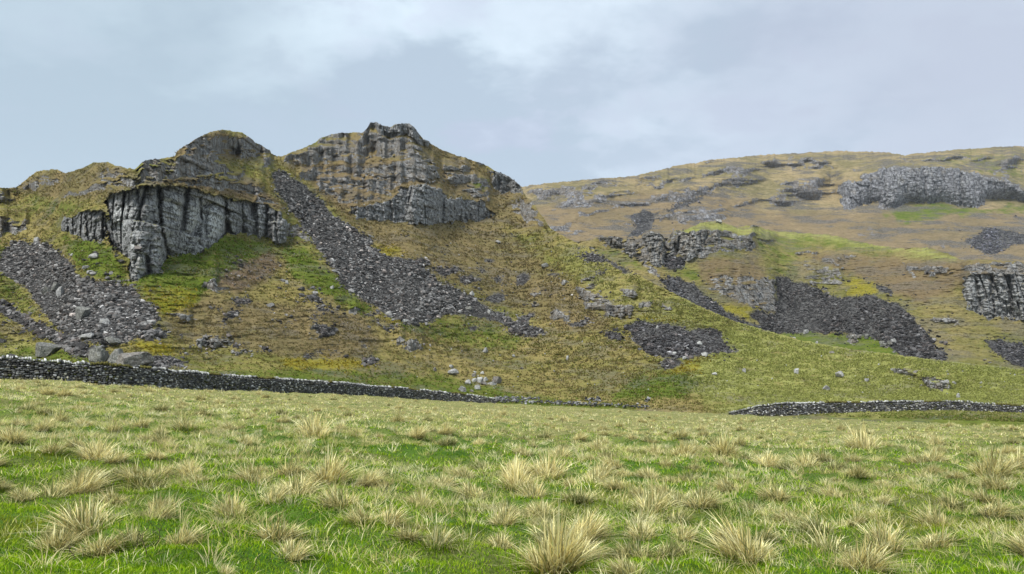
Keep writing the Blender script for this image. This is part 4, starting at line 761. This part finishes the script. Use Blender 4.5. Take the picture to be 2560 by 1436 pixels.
# ------------------------------------------------------------------ sky, light, camera
sc = bpy.context.scene
w = bpy.data.worlds.new('World'); sc.world = w; w.use_nodes = True; nt = w.node_tree; nt.nodes.clear()
class WN(NT):
    def __init__(s, t): s.t = t
t = WN(nt)
EL, AZ = R(52), R(215)
sky = t.n('ShaderNodeTexSky'); sky.sky_type = 'NISHITA'; sky.sun_disc = False; sky.sun_elevation = EL; sky.sun_rotation = AZ
tc = t.n('ShaderNodeTexCoord'); sp = t.n('ShaderNodeSeparateXYZ'); t.t.links.new(tc.outputs['Generated'], sp.inputs[0])
zz = t.math('MAXIMUM', sp.outputs[2], .02); zd = t.math('ADD', zz, .22)
cb = t.n('ShaderNodeCombineXYZ'); t.set(cb.inputs[0], t.math('DIVIDE', sp.outputs[0], zd)); t.set(cb.inputs[1], t.math('DIVIDE', sp.outputs[1], zd)); cb.inputs[2].default_value = 3.1
n1 = t.noise(cb.outputs[0], 1.15, 5, .52, .15); n2 = t.noise(cb.outputs[0], 2.9, 8, .6, .1)
m1 = t.math('ADD', t.math('MULTIPLY', n1, .6), t.math('MULTIPLY', n2, .4))
c = t.mix(t.ramp(m1, .44, .56), (.36, .44, .53), (.64, .75, .83))
c = t.mix(t.math('MULTIPLY', t.ramp(n2, .50, .62), .45), c, (.40, .43, .56))
c = t.mix(t.math('MULTIPLY', t.ramp(sp.outputs[2], .24, .06), .5), c, (.66, .74, .82))
for (u_, y_, a0, a1, amt, cc) in ((60, 190, .93, .992, .72, (.33, .42, .49)), (2150, 180, .955, .998, .72, (.37, .41, .51)), (1500, 30, .985, .999, .35, (.42, .47, .57)), (1650, 420, .992, .9995, .35, (.44, .50, .60)), (2560, 300, .97, .999, .6, (.40, .44, .53))):
    cx_, te_ = ray(u_, y_); v_ = np.array([cx_, 1, te_]); v_ /= np.linalg.norm(v_); dp = t.n('ShaderNodeVectorMath'); dp.operation = 'DOT_PRODUCT'; t.t.links.new(tc.outputs['Generated'], dp.inputs[0]); dp.inputs[1].default_value = tuple(v_)
    w_ = (a1-a0)*2.2; f_ = t.ramp(t.math('ADD', dp.outputs['Value'], t.math('MULTIPLY', t.math('SUBTRACT', n2, .5), w_)), a0, a1); c = t.mix(t.math('MULTIPLY', f_, amt), c, cc)
b1 = t.n('ShaderNodeBackground'); b1.inputs[1].default_value = .06; t.t.links.new(sky.outputs[0], b1.inputs[0])
b2 = t.n('ShaderNodeBackground'); b2.inputs[1].default_value = .70; t.set(b2.inputs[0], c)
mx = t.n('ShaderNodeMixShader'); mx.inputs[0].default_value = .94; t.t.links.new(b1.outputs[0], mx.inputs[1]); t.t.links.new(b2.outputs[0], mx.inputs[2])
o = t.n('ShaderNodeOutputWorld'); t.t.links.new(mx.outputs[0], o.inputs[0])
L = bpy.data.lights.new('sun', 'SUN'); L.energy = 2.4; L.angle = R(20); L.color = (1, .97, .92); lo = bpy.data.objects.new('sun', L); C.objects.link(lo)
lo.rotation_euler = (R(90)-EL, 0, -R(35)); 
cam = bpy.data.cameras.new('camera'); cam.lens = F/2560*36; cam.sensor_width = 36; cam.clip_start = .1; cam.clip_end = 6000; co = bpy.data.objects.new('camera', cam); C.objects.link(co)
co.location = (0, 0, EYE); co.rotation_euler = (R(90)+P, 0, 0); sc.camera = co
sc.view_settings.view_transform = 'Standard'; sc.view_settings.look = 'None'; sc.view_settings.exposure = 0.98; sc.view_settings.gamma = 1
